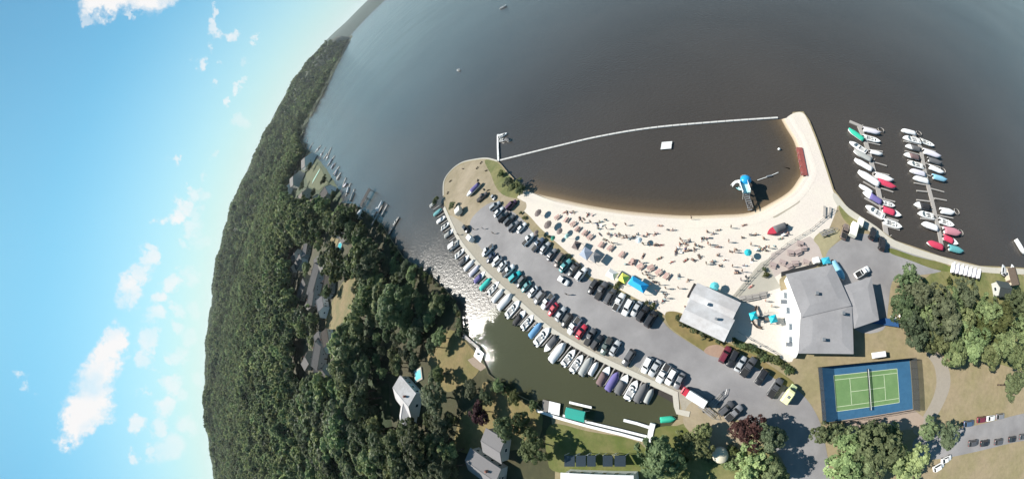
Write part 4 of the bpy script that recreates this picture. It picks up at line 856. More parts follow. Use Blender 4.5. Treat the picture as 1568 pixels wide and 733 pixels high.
def boat(px, py, deg, style, kind, cover, label, group=None, hull='white', z=-.05, back=False, cat='boat', name='moored_boat'):
    """style: open, cover, half, bimini, pontoon, pontoon_open"""
    p = G(px, py, .7 if z < .3 else LZ + 1.2); p.z = z
    t = tag(empty(name, p, heading(px, py, deg) + (math.pi if back else 0)), label, cat, group); hm_ = HULL[hull]
    if style.startswith('pontoon'):
        d = PK
        for s in (-1, 1): link('pontoon', d['pontoon'], M_metal, t, loc=(0, s * .85, 0))
        link('deck', d['deck'], M_cock, t); link('rail_panel', d['rail'], hm_, t); link('console', d['console'], HULL['grey'], t); link('outboard_engine', d['engine'], M_dark, t)
        for q in d['sofas']: link('sofa', d['sofa'], M_vinyl, t, loc=q)
        if style == 'pontoon': link('canopy', d['canopy'], CV[cover], t); [link('canopy_pole', f, M_metal, t) for f in d['frame']]
        return t
    d = BK[kind]
    link('hull', d['hull'], hm_, t)
    if style == 'cover': link('cover', d['cover'], CV[cover], t); link('outboard_engine', d['engine'], M_dark, t); return t
    link('foredeck', d['foredeck'], HULL['white'] if hull != 'red' else hm_, t); link('outboard_engine', d['engine'], M_dark, t)
    if style == 'half': link('cover', d['halfcover'], CV[cover], t); return t
    ck_ = link('cockpit', d['cockpit'], M_cock, t); link('gunwale', d['gunwale'], HULL['white'], t); link('windscreen', d['windscreen'], M_bglass, t); link('rear_bench', d['bench'], M_vinyl, ck_)
    for q in d['seats']: link('seat', d['seat'], M_vinyl, ck_, loc=q)
    if style == 'bimini': link('canopy', d['bimini'], CV[cover], t); [link('canopy_pole', f, M_metal, t) for f in d['frame']]
    return t
SD = {'open': 'open white motorboat', 'cover': 'boat under a {} canvas cover', 'half': 'white motorboat with a {} cockpit cover', 'bimini': 'white motorboat with a {} sunshade', 'pontoon': 'pontoon boat with a {} canopy', 'pontoon_open': 'open pontoon boat without canopy'}
def bdesc(st, c): return SD[st].format(c)
DA = [(660, 33), (690, 36), (720, 42), (775, 47), (850, 50), (900, 57), (960, 60), (995, 62)]
DROW = [(662, 313, 'open', 'small', 'white'), (671, 324.5, 'cover', 'run', 'teal'), (676, 336, 'half', 'run', 'white'), (682, 346, 'open', 'run', 'white'), (688, 357, 'half', 'run', 'grey'), (696, 376, 'pontoon', 'run', 'white'), (704, 388, 'open', 'run', 'white'), (711, 398, 'half', 'run', 'dark grey'),
        (719, 405.5, 'cover', 'run', 'white'), (727, 414, 'cover', 'run', 'lilac'), (735, 424, 'half', 'run', 'purple'), (744, 434.5, 'cover', 'run', 'turquoise'), (756, 440.5, 'open', 'run', 'white'), (763, 452, 'cover', 'run', 'white'), (774, 461.5, 'cover', 'big', 'white'), (786, 473, 'open', 'big', 'white'), (796, 486, 'half', 'run', 'black'), (808, 493, 'open', 'run', 'white'),
        (820.5, 505, 'cover', 'run', 'blue'), (831, 515, 'open', 'big', 'white'), (843, 527, 'half', 'run', 'dark grey'), (854.5, 539, 'cover', 'big', 'white'), (871, 547.5, 'open', 'run', 'white'), (883.5, 556.5, 'open', 'run', 'white'), (897.5, 560.5, 'cover', 'run', 'grey'), (909, 564, 'cover', 'small', 'white'),
        (925, 575, 'half', 'run', 'brown'), (938.5, 583.5, 'cover', 'run', 'purple'), (953, 588, 'half', 'run', 'dark grey'), (967.5, 597, 'open', 'run', 'white'), (982.5, 600.5, 'cover', 'run', 'dark grey'), (994, 606, 'cover', 'small', 'grey')]
BKS = {(i) for i in (20,)}
for i, (px, py, st, kd, c) in enumerate(DROW):
    boat(px, py, interp(px, DA) + rnd.uniform(-2, 2), st, kd, c, f'{bdesc(st, c)}, {nth(i + 1)} from the point along the quay', 'boats moored along the quay', back=i in BKS)
# ------------------------------------------------------------------ quay walkway with finger piers
qw = [(680, 318), (690, 341), (704, 369), (722, 393), (745, 419), (770, 442), (800, 468), (830, 494.5), (850, 509), (880, 527), (920, 549), (960, 568), (1000, 587), (1037, 604)]
wk = tag(empty('quay_walkway', G(850, 509)), 'pale concrete walkway with finger piers along the moored boats', 'walkway')
def under(parent, o):      # keep world placement when parenting
    o.parent = parent; o.matrix_parent_inverse = Matrix.Translation(-Vector(parent.location)); return o
under(wk, ribbon('deck', [G(x, y) for x, y in spline(qw, 5)], 1.5, LZ - .9, LZ + .12, M_conc))
under(wk, ribbon('deck', [G(x, y) for x, y in ((1034, 602), (1036, 622), (1038, 630), (1056, 634))], 1.5, LZ - .9, LZ + .125, M_conc))
qs = [np.array(p) for p in spline(qw, 20)]
def near_q(x): return min(qs, key=lambda p: abs(p[0] - x))
for i in range(len(DROW) - 1):
    a, b = DROW[i], DROW[i + 1]; mx_, my_ = (a[0] + b[0]) / 2, (a[1] + b[1]) / 2
    rz = heading(mx_, my_, interp(mx_, DA), 0); m0 = G(mx_, my_, LZ); d = Vector((math.cos(rz), math.sin(rz), 0))
    if i in (7,): continue
    e0 = m0 - d * 2.4; e1 = m0 + d * (3.6 + (1.0 if 690 < mx_ < 760 else .4))
    o = MB().add(*(lambda M: (M.v, M.f))(MB().box(((e0 + e1).x / 2, (e0 + e1).y / 2, LZ - .12), ((e1 - e0).length, .34, .14), rz))).build('finger_pier', M_wood)
    under(wk, o)
    for q in (e0,): under(wk, MB().tube((q.x, q.y, -1), (q.x, q.y, LZ + .45), .11, n=7).build('pile', M_wood))

# ------------------------------------------------------------------ two floating docks off the beach
def float_dock(spine, fingers, label, head=None):
    t = tag(empty('floating_dock', G(*spine[-1], .4)), label, 'dock')
    under(t, ribbon('walkway', [G(x, y, .4) for x, y in spine], 1.7, .05, .40, M_wood))
    if head: under(t, ribbon('dock_head', [G(x, y, .4) for x, y in head], 1.6, .05, .41, M_wood))
    for (x0, y0, x1, y1) in fingers:
        under(t, ribbon('finger_pier', [G(x0, y0, .4), G(x1, y1, .4)], .55, .08, .36, M_wood))
    for x, y in spine[::2]:
        q = G(x, y, .4); under(t, MB().tube((q.x + .95, q.y, -1), (q.x + .95, q.y, 1.6), .12, n=7).build('pile', M_wood))
    return t
float_dock([(1316, 194), (1325, 215), (1334, 246), (1341, 272), (1348, 305), (1353, 332), (1358, 362)], [(1324, 217, 1348, 222), (1330, 229, 1352, 232), (1334, 247, 1358, 254), (1342, 264, 1362, 268), (1349, 288, 1368, 294), (1350, 304, 1371, 309), (1353, 332, 1376, 338), (1356, 346, 1378, 352), (1327, 216, 1302, 203), (1333, 236, 1308, 228), (1337, 258, 1312, 246), (1342, 278, 1318, 262), (1346, 292, 1322, 278), (1350, 318, 1324, 303), (1354, 338, 1328, 324)],
           'grey floating dock with boats, next to the sand spit', head=[(1301, 186), (1322, 195), (1343, 200)])
float_dock([(1398, 205), (1410, 225), (1414, 250), (1419, 275), (1427, 305), (1434, 335), (1440, 362), (1443, 380)], [(1410, 226, 1433, 232), (1416, 250, 1440, 256), (1420, 268, 1444, 276), (1423, 288, 1446, 294), (1428, 303, 1450, 307), (1433, 329, 1460, 334), (1437, 347, 1462, 350), (1441, 366, 1464, 372),
                         (1409, 222, 1384, 216), (1412, 238, 1386, 231), (1415, 252, 1390, 245), (1418, 268, 1394, 262), (1422, 284, 1400, 280), (1424, 294, 1404, 292), (1429, 309, 1404, 306), (1432, 322, 1406, 319), (1436, 338, 1410, 334)],
           'grey floating dock with boats, farther from the sand spit')
EB = [(1311, 206, -35, 'cover', 'run', 'green', 1), (1314, 225, -32, 'open', 'run', 'white', 1), (1321, 238, -28, 'cover', 'run', 'grey', 1), (1322, 252, -30, 'cover', 'run', 'white', 1), (1330, 273, -32, 'cover', 'big', 'white', 1), (1326, 289, -30, 'cover', 'small', 'white', 1), (1336, 302, -30, 'half', 'run', 'purple', 1), (1340, 324, -33, 'open', 'run', 'white', 1),
      (1335, 201, -14, 'cover', 'run', 'lilac', 0), (1335, 213, -16, 'open', 'run', 'white', 0), (1342, 234, -14, 'cover', 'small', 'white', 0), (1354, 272, -18, 'cover', 'run', 'white', 0), (1358, 282, -22, 'cover', 'run', 'red', 0), (1361, 312, -16, 'open', 'small', 'white', 0), (1366, 325, -20, 'half', 'run', 'red', 0), (1367, 343, -18, 'open', 'run', 'grey', 0)]
FB = [(1391, 202, -12, 'cover', 'run', 'white', 1), (1396, 214, -14, 'open', 'big', 'white', 1), (1398, 226, -14, 'half', 'run', 'dark grey', 1), (1396, 239, -14, 'half', 'run', 'brown', 1), (1402, 252, -16, 'open', 'run', 'white', 1), (1405, 264, -14, 'cover', 'run', 'lilac', 1), (1410, 275, -14, 'cover', 'run', 'white', 1), (1412, 315, -12, 'half', 'run', 'black', 1), (1418, 329, -14, 'open', 'run', 'white', 1), (1424, 346, -18, 'cover', 'run', 'white', 1), (1432, 375, -18, 'cover', 'run', 'red', 1),
      (1420, 219, -22, 'open', 'run', 'white', 0), (1427, 236, -20, 'cover', 'big', 'lilac', 0), (1432, 247, -18, 'cover', 'run', 'dark grey', 0), (1434, 260, -24, 'cover', 'run', 'white', 0), (1439, 273, -16, 'cover', 'run', 'light blue', 0), (1451, 324, -10, 'cover', 'run', 'white', 0), (1450, 341, -20, 'open', 'run', 'white', 0), (1458, 355, -12, 'cover', 'big', 'pink', 0), (1456, 368, -26, 'half', 'run', 'red', 0), (1464, 382, -16, 'cover', 'run', 'teal', 0)]
for rows, which, grp in ((EB, 'nearer dock', 'boats at the first floating dock'), (FB, 'farther dock', 'boats at the second floating dock')):
    cnt = {0: 0, 1: 0}
    for px, py, dg, st, kd, c, side in rows:
        cnt[side] += 1
        boat(px, py, dg, st, kd, c, f'{bdesc(st, c)}, {nth(cnt[side])} on the {"beach" if side else "lake"} side, {which}', grp, back=bool(side)).scale = (1.12, 1.12, 1.0)
ln = M_white
for (px, py, lb) in ((1349, 199, 'round white slip guard at the head of the nearer floating dock'), (1407, 204, 'round white slip guard at the head of the farther floating dock'), (1465, 324, 'large round white slip guard halfway down the farther floating dock'), (1471, 356, 'round pale slip guard beside the pink covered boat'), (1444, 261, 'small round white slip guard beside the light blue covered boat')):
    p = G(px, py, .5); n_ = 18; rg = [[(p.x + (1.25 + .10 * math.cos(b)) * math.cos(2 * math.pi * k / n_), p.y + (1.25 + .10 * math.cos(b)) * math.sin(2 * math.pi * k / n_), .45 + .16 * math.sin(b)) for b in (0, 1.57, 3.14, 4.71)] for k in range(n_ + 1)]
    tag(MB().loft(rg, cap=False).build('slip_guard', M_wood), lb, 'guard ring')

# lake traffic
boat(771, 11, 25, 'open', 'big', 'white', 'white speedboat under way on the open lake', name='motorboat')
boat(702, 107, 10, 'open', 'small', 'white', 'small white boat drifting far out on the lake', name='motorboat')
boat(770, 207, 30, 'open', 'small', 'white', 'white boat tied at the top of the short pier', name='motorboat')
boat(777, 214, -20, 'cover', 'small', 'dark grey', 'dark covered boat tied beside the short pier', name='motorboat')
boat(770, 214, 10, 'open', 'small', 'grey', 'small grey boat between the short pier and the dark covered boat', name='motorboat', hull='grey')
boat(1562, 378, -60, 'cover', 'big', 'white', 'white boat moored alone at the lake shore beyond the docks', name='motorboat')
# wake of the speedboat is real foam-flecked water
def log_boom(pts, label):
    t = tag(empty('floating_boom', G(*pts[0], .2)), label, 'boom'); wp = [G(x, y, .2) for x, y in spline(pts, 12)]
    # even-length floats end to end
    acc = [wp[0]]; tot = 0; step = 2.6
    dense = []
    for a, b in zip(wp, wp[1:]):
        for k in range(20): dense.append(a.lerp(b, k / 20))
    segs = [dense[0]]
    for p in dense:
        if (p - segs[-1]).length >= step: segs.append(p)
    for a, b in zip(segs, segs[1:]):
        d = (b - a).normalized() * .06
        mb = MB(); mid = (a + b) / 2; rz = math.atan2((b - a).y, (b - a).x); mb.box((mid.x, mid.y, .16), ((b - a).length - .12, .85, .36), rz)
        under(t, mb.build('float', mat('boom_float', (.52, .51, .49, 1), .8, .12, 2)))
    return t
log_boom([(765, 246), (850, 225), (920, 209), (1000, 196), (1100, 187), (1201, 180)], 'long pale floating boom enclosing the swimming area')
t = tag(empty('short_pier', G(763, 246, .6)), 'narrow white pier running out from the point', 'pier')
under(t, ribbon('deck', [G(763, 247, .6), G(762, 226, .6), G(762, 206, .6)], .9, .35, .6, M_white)); under(t, ribbon('pier_head', [G(761, 208, .6), G(772, 205, .6)], .8, .35, .61, M_white))
for y in (240, 228, 216, 207):
    for s in (-.5, .5):
        q = G(762.3, y, .6); under(t, MB().tube((q.x + s, q.y, -1), (q.x + s, q.y, .9), .08, n=6).build('pile', M_wood))
# swimming raft
p = G(1020.5, 223, .4); t = tag(empty('swim_raft', (p.x, p.y, 0), heading(1020, 223, 5, 0)), 'square white swimming raft inside the boom', 'raft')
for k in range(6): MB().box((0, -1.5 + k * .6, .42), (3.6, .52, .1)).build('plank', M_white, t)
MB().box((0, 0, .18), (3.3, 3.3, .34)).build('float', M_metal, t)
MB().tube((1.85, -.3, .1), (1.85, -.3, .9), .04, n=6).build('ladder', M_metal, t)
p = G(1193, 229, .2); t = tag(empty('buoy', p), 'small pale round buoy floating near the sand spit', 'buoy')
MB().lathe((0, 0, 0), [(.05, -.3), (.45, -.1), (.5, .15), (.35, .4), (.1, .5)], 12).build('float', M_white, t, smooth=True); MB().tube((0, 0, .45), (0, 0, .9), .05).build('mast', M_metal, t)

# ------------------------------------------------------------------ water slide
p = G(1142, 300, .8); t = tag(empty('water_slide', (p.x, p.y, 0), heading(1142, 300, 108)), 'blue and white water slide tower standing at the beach edge', 'water slide')
M_sl = mat('slide_blue', (.02, .30, .60, 1), .3); M_aq = mat('slide_aqua', (.38, .72, .76, 1), .35)
MB().box((1.6, 0, 3.0), (4.6, 2.3, .18)).build('platform', M_aq, t)
MB().lathe((4.0, -.9, 2.4), [(.4, -.6), (1.35, -.2), (1.7, .6), (1.55, 1.2), (.7, 1.7)], 12).build('blue_drum', M_sl, t, smooth=True)
for x in (-.5, 3.6):
    for s in (-1, 1): MB().tube((x, s, -1), (x, s, 4.0), .09, n=7).build('post', M_white, t)
st = MB(); st.box((-2.9, -.75, 1.75), (4.6, .1, .25)); st.box((-2.9, .75, 1.75), (4.6, .1, .25)); stair = st.build('stair_frame', M_metal, t)
for k in range(8): MB().box((-5.0 + k * .56, 0, .55 + k * .32), (.34, 1.4, .06)).build('step', M_metal, t)
for s in (-1, 1): MB().box((1.6, s * 1.15, 3.55), (4.6, .06, .9)).build('railing', M_white, t)
def chute(pts, rad, m):
    P_ = [Vector((*q,)) for q in pts]; rg = []
    for i, c in enumerate(P_):
        d = (P_[min(i + 1, len(P_) - 1)] - P_[max(i - 1, 0)]).normalized(); sd_ = d.cross(Vector((0, 0, 1))).normalized(); up = sd_.cross(d)
        o = [c + sd_ * rad * math.cos(a) - up * rad * math.sin(a) for a in (0, .5, 1.05, 1.57, 2.1, 2.6, 3.14)]; inn = [c + sd_ * rad * .86 * math.cos(a) - up * rad * .86 * math.sin(a) for a in (3.14, 2.6, 2.1, 1.57, 1.05, .5, 0)]
        rg.append([tuple(q) for q in o + inn])
    return MB().loft(rg)
chute([(3.4, .9, 3.3), (4.2, 1.4, 3.0), (4.7, 2.1, 2.3), (4.7, 2.8, 1.5), (4.5, 3.3, .8)], .5, M_white).build('chute', M_white, t, smooth=True)
chute([(3.6, -.3, 3.2), (5.0, -.2, 3.0), (6.2, -.6, 2.4), (7.0, -1.2, 1.6), (7.4, -2.0, .9), (7.2, -2.8, .4)], .6, M_sl).build('chute', M_white, t, smooth=True)
chute([(1.0, 1.4, 3.1), (1.6, 1.75, 2.7), (2.6, 1.8, 1.9), (3.5, 1.75, 1.1), (4.0, 1.7, .6)], .4, M_aq).build('chute', M_aq, t, smooth=True)
t = tag(empty('rope_line', G(1163, 276, .2)), 'thin pale float line beside the water slide', 'rope')
under(t, ribbon('rope', [G(1160, 276, .2), G(1178, 270, .2), G(1192, 264, .2)], .18, .1, .2, M_white)); q = G(1178, 270, .2); under(t, MB().box((q.x, q.y, .25), (1.8, .5, .3), .35).build('float', M_metal))

# red deck, beached boat, benches, low fence on the spit
p = G(1227.5, 247, .7); rz = heading(1227.5, 247, -79); t = tag(empty('red_deck', (p.x, p.y, 0), rz), 'long dark red wooden deck along the inside of the spit', 'deck')
M_red = mat('red_stain', (.30, .085, .075, 1), .7, .1, 2, objvar=.15)
for k in range(7): MB().box((0, -.96 + k * .32, .86), (12.5, .27, .08)).build('plank', M_red, t)
for k in range(5):
    for s in (-1, 1): MB().tube((-5.6 + k * 2.8, s * .95, -1), (-5.6 + k * 2.8, s * .95, 1.5 if s < 0 else .9), .09, n=6).build('post', M_wood, t)
boat(1190, 350, 22, 'half', 'run', 'dark grey', 'red hulled rowing boat with dark cover drawn up on the sand', hull='red', z=LZ + .1, back=True, name='beached_boat')
boat(724, 291, 46, 'half', 'big', 'navy' if 'navy' in CV else 'purple', 'white cabin boat with purple cover on the dirt of the point', z=LZ + .35, back=True, name='stored_boat')
def plank_bench(px, py, deg, L_, label, m=None):
    p = G(px, py); t = tag(empty('plank_bench', p, heading(px, py, deg)), label, 'bench'); m = m or M_wood
    MB().box((0, -.22, .46), (L_, .36, .06)).build('seat', m, t); MB().box((0, .22, .46), (L_, .36, .06)).build('seat', m, t)
    for s in (-1, 1): MB().box((s * L_ * .42, 0, .22), (.1, .8, .43)).build('leg', M_metal, t)
plank_bench(1262, 325, 88, 4.0, 'long grey bench on the sand near the shore path'); plank_bench(1270, 326, 80, 3.8, 'second long grey bench beside the first at the shore path')
sheet('grey_sand_strip', [(1184, 331), (1200, 317), (1220, 307), (1224, 310), (1206, 322), (1188, 333)], LZ + .03, mat('grey_sand', rgb(196, 186, 168, .6), .9, .06, 1))  # long strip, greyer than the sand around it
def rail_fence(pts, label, h=1.0, m=None, step=2.2, name='rail_fence'):
    t = tag(empty(name, G(*pts[0])), label, 'fence'); m = m or M_wood; wp = [G(x, y) for x, y in pts]
    for a, b in zip(wp, wp[1:]):
        n = max(1, int((b - a).length / step)); rz = math.atan2((b - a).y, (b - a).x)
        for k in range(n):
            q0 = a.lerp(b, k / n); q1 = a.lerp(b, (k + 1) / n); mid = (q0 + q1) / 2
            under(t, MB().box((q0.x, q0.y, LZ + h / 2), (.12, .12, h), rz).build('post', m))
            for zz in (.35, .85): under(t, MB().box((mid.x, mid.y, LZ + h * zz), ((q1 - q0).length - .13, .05, .09), rz).build('rail', m))
    return t
rail_fence([(1277, 322), (1240, 353), (1205, 374), (1178, 396), (1150, 425), (1124, 454)], 'low pale rail fence between the beach and the patio')
rail_fence([(1128, 462), (1150, 456), (1176, 449)], 'short rail fence along the top of the playground')
rail_fence([(1130, 508), (1150, 521), (1168, 530), (1192, 544)], 'rail fence between the playground and the hedge')

# ------------------------------------------------------------------ picnic tables, tents, parasols
M_tab = mat('red_brown_timber', (.46, .31, .27, 1), .8, .12, 3, objvar=.15)
tm = {'top': MB().box((0, 0, .75), (1.9, .78, .07)).mesh('table_top'), 'seat': MB().box((0, 0, .44), (1.9, .32, .06)).mesh('bench_seat'), 'leg': MB().box((0, 0, .37), (.1, 1.5, .1)).mesh('leg')}
def picnic(px, py, rz, label, group, m=None):
    p = G(px, py); t = tag(empty('picnic_table', p, rz), label, 'picnic table', group); m = m or M_tab
    link('table_top', tm['top'], m, t)
    for s in (-1, 1): link('bench_seat', tm['seat'], m, t, loc=(0, s * .68, 0)); link('leg', tm['leg'], m, t, loc=(s * .7, 0, 0))
for i, (px, py) in enumerate([(854, 333.6), (868, 338), (878, 344), (885, 352), (896, 358), (904, 364), (921.5, 376), (935, 381), (953, 391), (969, 402), (981, 409), (997, 411), (1009, 418), (1021, 424)]):
    picnic(px, py, rnd.uniform(.4, 1.2), f'red brown picnic table, {nth(i + 1)} from the point in the row along the beach', 'picnic tables along the beach')
for i, (px, py) in enumerate([(1183, 407), (1197.5, 403), (1208, 409), (1217, 404), (1210, 388), (1221.5, 387.5), (1224.5, 374), (1229.5, 381), (1233.5, 402.5)]):
    picnic(px, py, rnd.uniform(-.6, .6), 'picnic table on the pinkish patio above the large grey roof', 'picnic tables on the patio', m=mat('patio_timber', (.34, .27, .255, 1), .8, .1, 3))
for i, (px, py) in enumerate([(1137, 458), (1147, 457), (1157, 455), (1168, 452)]):
    picnic(px, py, .2, f'pale picnic table, {nth(i + 1)} of four in line above the playground', 'picnic tables above the playground', m=M_wood)
def tent(px, py, deg, L_, W_, m, label, h=2.1, peak=.9, name='canopy_tent'):
    p = G(px, py, LZ + h + .4); p.z = LZ; t = tag(empty(name, p, heading(px, py, deg)), label, 'tent')
    a, b = L_ / 2, W_ / 2; rd = .25 * L_ if L_ > W_ * 1.3 else .06
    MB().loft([[(-a, -b, h - .25), (a, -b, h - .25), (a, b, h - .25), (-a, b, h - .25)], [(-a, -b, h), (a, -b, h), (a, b, h), (-a, b, h)], [(-rd - .05, -.05, h + peak), (rd + .05, -.05, h + peak), (rd + .05, .05, h + peak), (-rd - .05, .05, h + peak)]]).build('canopy', m, t)
    for sx in (-1, 1):
        for sy in (-1, 1): MB().tube((sx * (a - .08), sy * (b - .08), 0), (sx * (a - .08), sy * (b - .08), h), .04, n=6).build('leg', M_metal, t)
    return t
tent(936, 419, -30, 3.2, 2.4, mat('tent_white', (.82, .80, .76, 1), .8), 'white canopy tent at the left end of the bright tent row')
tent(954, 425, -30, 2.5, 2.4, mat('tent_yellow', (.72, .74, .13, 1), .8), 'yellow canopy tent between the white and the blue tents')
tent(976, 434.5, -31, 5.6, 2.6, mat('tent_blue', (.015, .33, .68, 1), .7), 'long bright blue canopy tent on the beach edge')
tent(896, 387, -35, 3.6, 3.0, mat('tent_bluegrey', (.30, .34, .42, 1), .8), 'blue grey canopy tent behind the parked cars')
tent(910, 393, -35, 2.6, 2.8, mat('tent_grey', (.24, .24, .25, 1), .8), 'grey canopy tent joined beside the blue grey tent')
tent(881.5, 374.5, -20, 2.6, 2.4, mat('tent_brown', (.16, .125, .12, 1), .85), 'square brown canopy tent beside the blue grey tent')
M_brn = mat('umbrella_brown', (.18, .145, .135, 1), .85, objvar=.15)
def parasol(px, py, r, m, label, h=2.2):
    p = G(px, py, LZ + h); p.z = LZ; t = tag(empty('parasol', p, rnd.uniform(0, 6)), label, 'parasol')
    n = 8; vs = []
    for rr2, zz in ((r, h - .28), (r * .55, h - .02), (.05, h + .2)): vs.append([(rr2 * math.cos(2 * math.pi * k / n), rr2 * math.sin(2 * math.pi * k / n), zz) for k in range(n)])
    low = [(r * .97 * math.cos(2 * math.pi * k / n), r * .97 * math.sin(2 * math.pi * k / n), h - .31) for k in range(n)]
    MB().loft([low] + vs).build('canopy', m, t); MB().tube((0, 0, 0), (0, 0, h + .3), .035, n=6).build('pole', M_metal, t)
    return t
parasol(838, 343.5, 1.6, M_brn, 'round dark brown parasol nearest to the red brown picnic row')
parasol(823, 325.5, 1.5, M_brn, 'round brown parasol near the bushes at the beach end')
parasol(856, 353.5, 1.2, M_brn, 'brown parasol between the dark round parasol and the square brown tent')
parasol(820, 356, 1.1, M_brn, 'small brown parasol behind the parked white pickup')
M_teal = mat('umbrella_teal', (.02, .36, .42, 1), .8)
parasol(846, 364, .9, mat('umbrella_green', (.02, .20, .13, 1), .8), 'green parasol beside the parked silver car')
parasol(867, 361, .9, mat('umbrella_mint', (.35, .55, .50, 1), .8), 'pale mint parasol near the square brown tent')
parasol(1145.5, 386, 1.1, M_teal, 'teal parasol on the open sand')
parasol(1094, 438, 1.3, mat('umbrella_aqua', (.10, .45, .50, 1), .8), 'aqua parasol against the bathhouse wall')
parasol(978, 367, 1.0, mat('umbrella_paleblue', (.52, .60, .64, 1), .8), 'pale blue grey parasol in the middle of the beach')

# ------------------------------------------------------------------ people on the beach
def skin_body(name, joints, edges, radii):
    me = bpy.data.meshes.new(name); me.from_pydata(joints, edges, []); ob = bpy.data.objects.new(name, me); COL.objects.link(ob)
    md_ = ob.modifiers.new('skin', 'SKIN')
    for i, r in enumerate(radii): me.skin_vertices[0].data[i].radius = (r, r)
    me.skin_vertices[0].data[0].use_root = True
    sb = ob.modifiers.new('sub', 'SUBSURF'); sb.levels = 1
    dg = bpy.context.evaluated_depsgraph_get(); ev = ob.evaluated_get(dg); res = bpy.data.meshes.new_from_object(ev); bpy.data.objects.remove(ob)
    for p_ in res.polygons: p_.use_smooth = True
    res.name = name; res.materials.clear(); return res
EDG = [(0, 1), (1, 2), (2, 3), (3, 4), (2, 5), (5, 6), (6, 7), (2, 8), (8, 9), (9, 10), (0, 11), (11, 12), (12, 13), (13, 14), (0, 15), (15, 16), (16, 17), (17, 18)]
RAD = [.15, .15, .14, .065, .11, .06, .045, .04, .06, .045, .04, .09, .07, .045, .05, .09, .07, .045, .05]
POSE = {
 'standing': [(0, 0, .95), (0, 0, 1.18), (0, 0, 1.42), (0, 0, 1.54), (.02, 0, 1.68), (0, .2, 1.40), (.03, .26, 1.12), (.12, .27, .88), (0, -.2, 1.40), (.02, -.26, 1.12), (.1, -.27, .88), (.0, .1, .88), (.02, .11, .48), (-.02, .12, .08), (.14, .13, .04), (0, -.1, .88), (.06, -.11, .48), (.02, -.12, .08), (.18, -.13, .04)],
 'sitting': [(0, 0, .14), (-.05, 0, .38), (-.1, 0, .62), (-.09, 0, .75), (-.05, 0, .88), (-.1, .2, .60), (-.2, .28, .35), (-.25, .3, .06), (-.1, -.2, .60), (-.2, -.28, .35), (-.25, -.3, .06), (.06, .1, .14), (.42, .14, .42), (.7, .14, .08), (.84, .14, .06), (.06, -.1, .14), (.5, -.14, .20), (.92, -.14, .08), (1.0, -.14, .14)],
 'lying': [(0, 0, .14), (-.22, 0, .15), (-.45, 0, .16), (-.58, 0, .17), (-.72, 0, .17), (-.42, .2, .13), (-.2, .32, .08), (.02, .3, .07), (-.42, -.2, .13), (-.62, -.3, .08), (-.82, -.2, .07), (.08, .1, .13), (.48, .13, .12), (.88, .14, .08), (.94, .14, .16), (.08, -.1, .13), (.48, -.13, .14), (.88, -.14, .08), (.94, -.14, .16)]}
BODY = {k: skin_body('person', v, EDG, RAD) for k, v in POSE.items()}
def suit_mesh(k):
    J = POSE[k]; m = MB()
    for a, b, r0, r1 in ((11, 12, .12, .11), (15, 16, .12, .11)):
        A_, B_ = Vector(J[a]), Vector(J[b]); m.tube(A_, A_.lerp(B_, .45), r0, r1, 8)
    A_, B_ = Vector(J[0]), Vector(J[1]); m.tube(A_ - (B_ - A_) * .4, A_.lerp(B_, .35), .185, .175, 9); return m.mesh('swimwear')
def hair_mesh(k):
    h_ = Vector(POSE[k][4]); m = MB(); m.lathe((h_.x - .02, h_.y, h_.z - .02), [(.115, 0), (.13, .06), (.10, .13), (.03, .17)], 8); return m.mesh('hair', True)
SUIT = {k: suit_mesh(k) for k in POSE}; HAIR = {k: hair_mesh(k) for k in POSE}
M_skin = mat('skin', (.46, .30, .22, 1), .6, objvar=.3); M_hair = mat('hair', (.05, .035, .025, 1), .7, objvar=.5)
SC = {'dark': mat('swim_dark', (.025, .028, .04, 1), .8), 'red': mat('swim_red', (.40, .04, .05, 1), .8), 'blue': mat('swim_blue', (.04, .12, .32, 1), .8), 'green': mat('swim_green', (.05, .20, .14, 1), .8)}
TW = {'dark': mat('towel_dark', (.16, .15, .15, 1), .9), 'teal': mat('towel_teal', (.40, .48, .47, 1), .9), 'rose': mat('towel_rose', (.55, .42, .39, 1), .9), 'white': mat('towel_white', (.75, .74, .72, 1), .9)}
twm = MB().box((0, 0, .02), (1.7, .75, .03)).mesh('beach_towel')
chm = {'s': MB().box((.05, 0, .28), (.55, .56, .05)).mesh('seat'), 'b': MB().loft([[(-.22, -.28, .28), (-.22, .28, .28), (-.18, .28, .28), (-.18, -.28, .28)], [(-.5, -.28, .85), (-.5, .28, .85), (-.46, .28, .85), (-.46, -.28, .85)]]).mesh('backrest'), 'l': MB().tube((0, 0, 0), (0, 0, .28), .02, n=5).mesh('leg')}
def beach_chair(x, y, rz, m):
    t = tag(empty('beach_chair', (x, y, LZ + .03), rz), 'low folding beach chair among the people on the sand', 'chair', 'folding chairs on the beach')
    link('seat', chm['s'], m, t); link('backrest', chm['b'], m, t)
    for sx in (-.2, .3):
        for sy in (-.26, .26): link('leg', chm['l'], M_metal, t, loc=(sx, sy, 0))
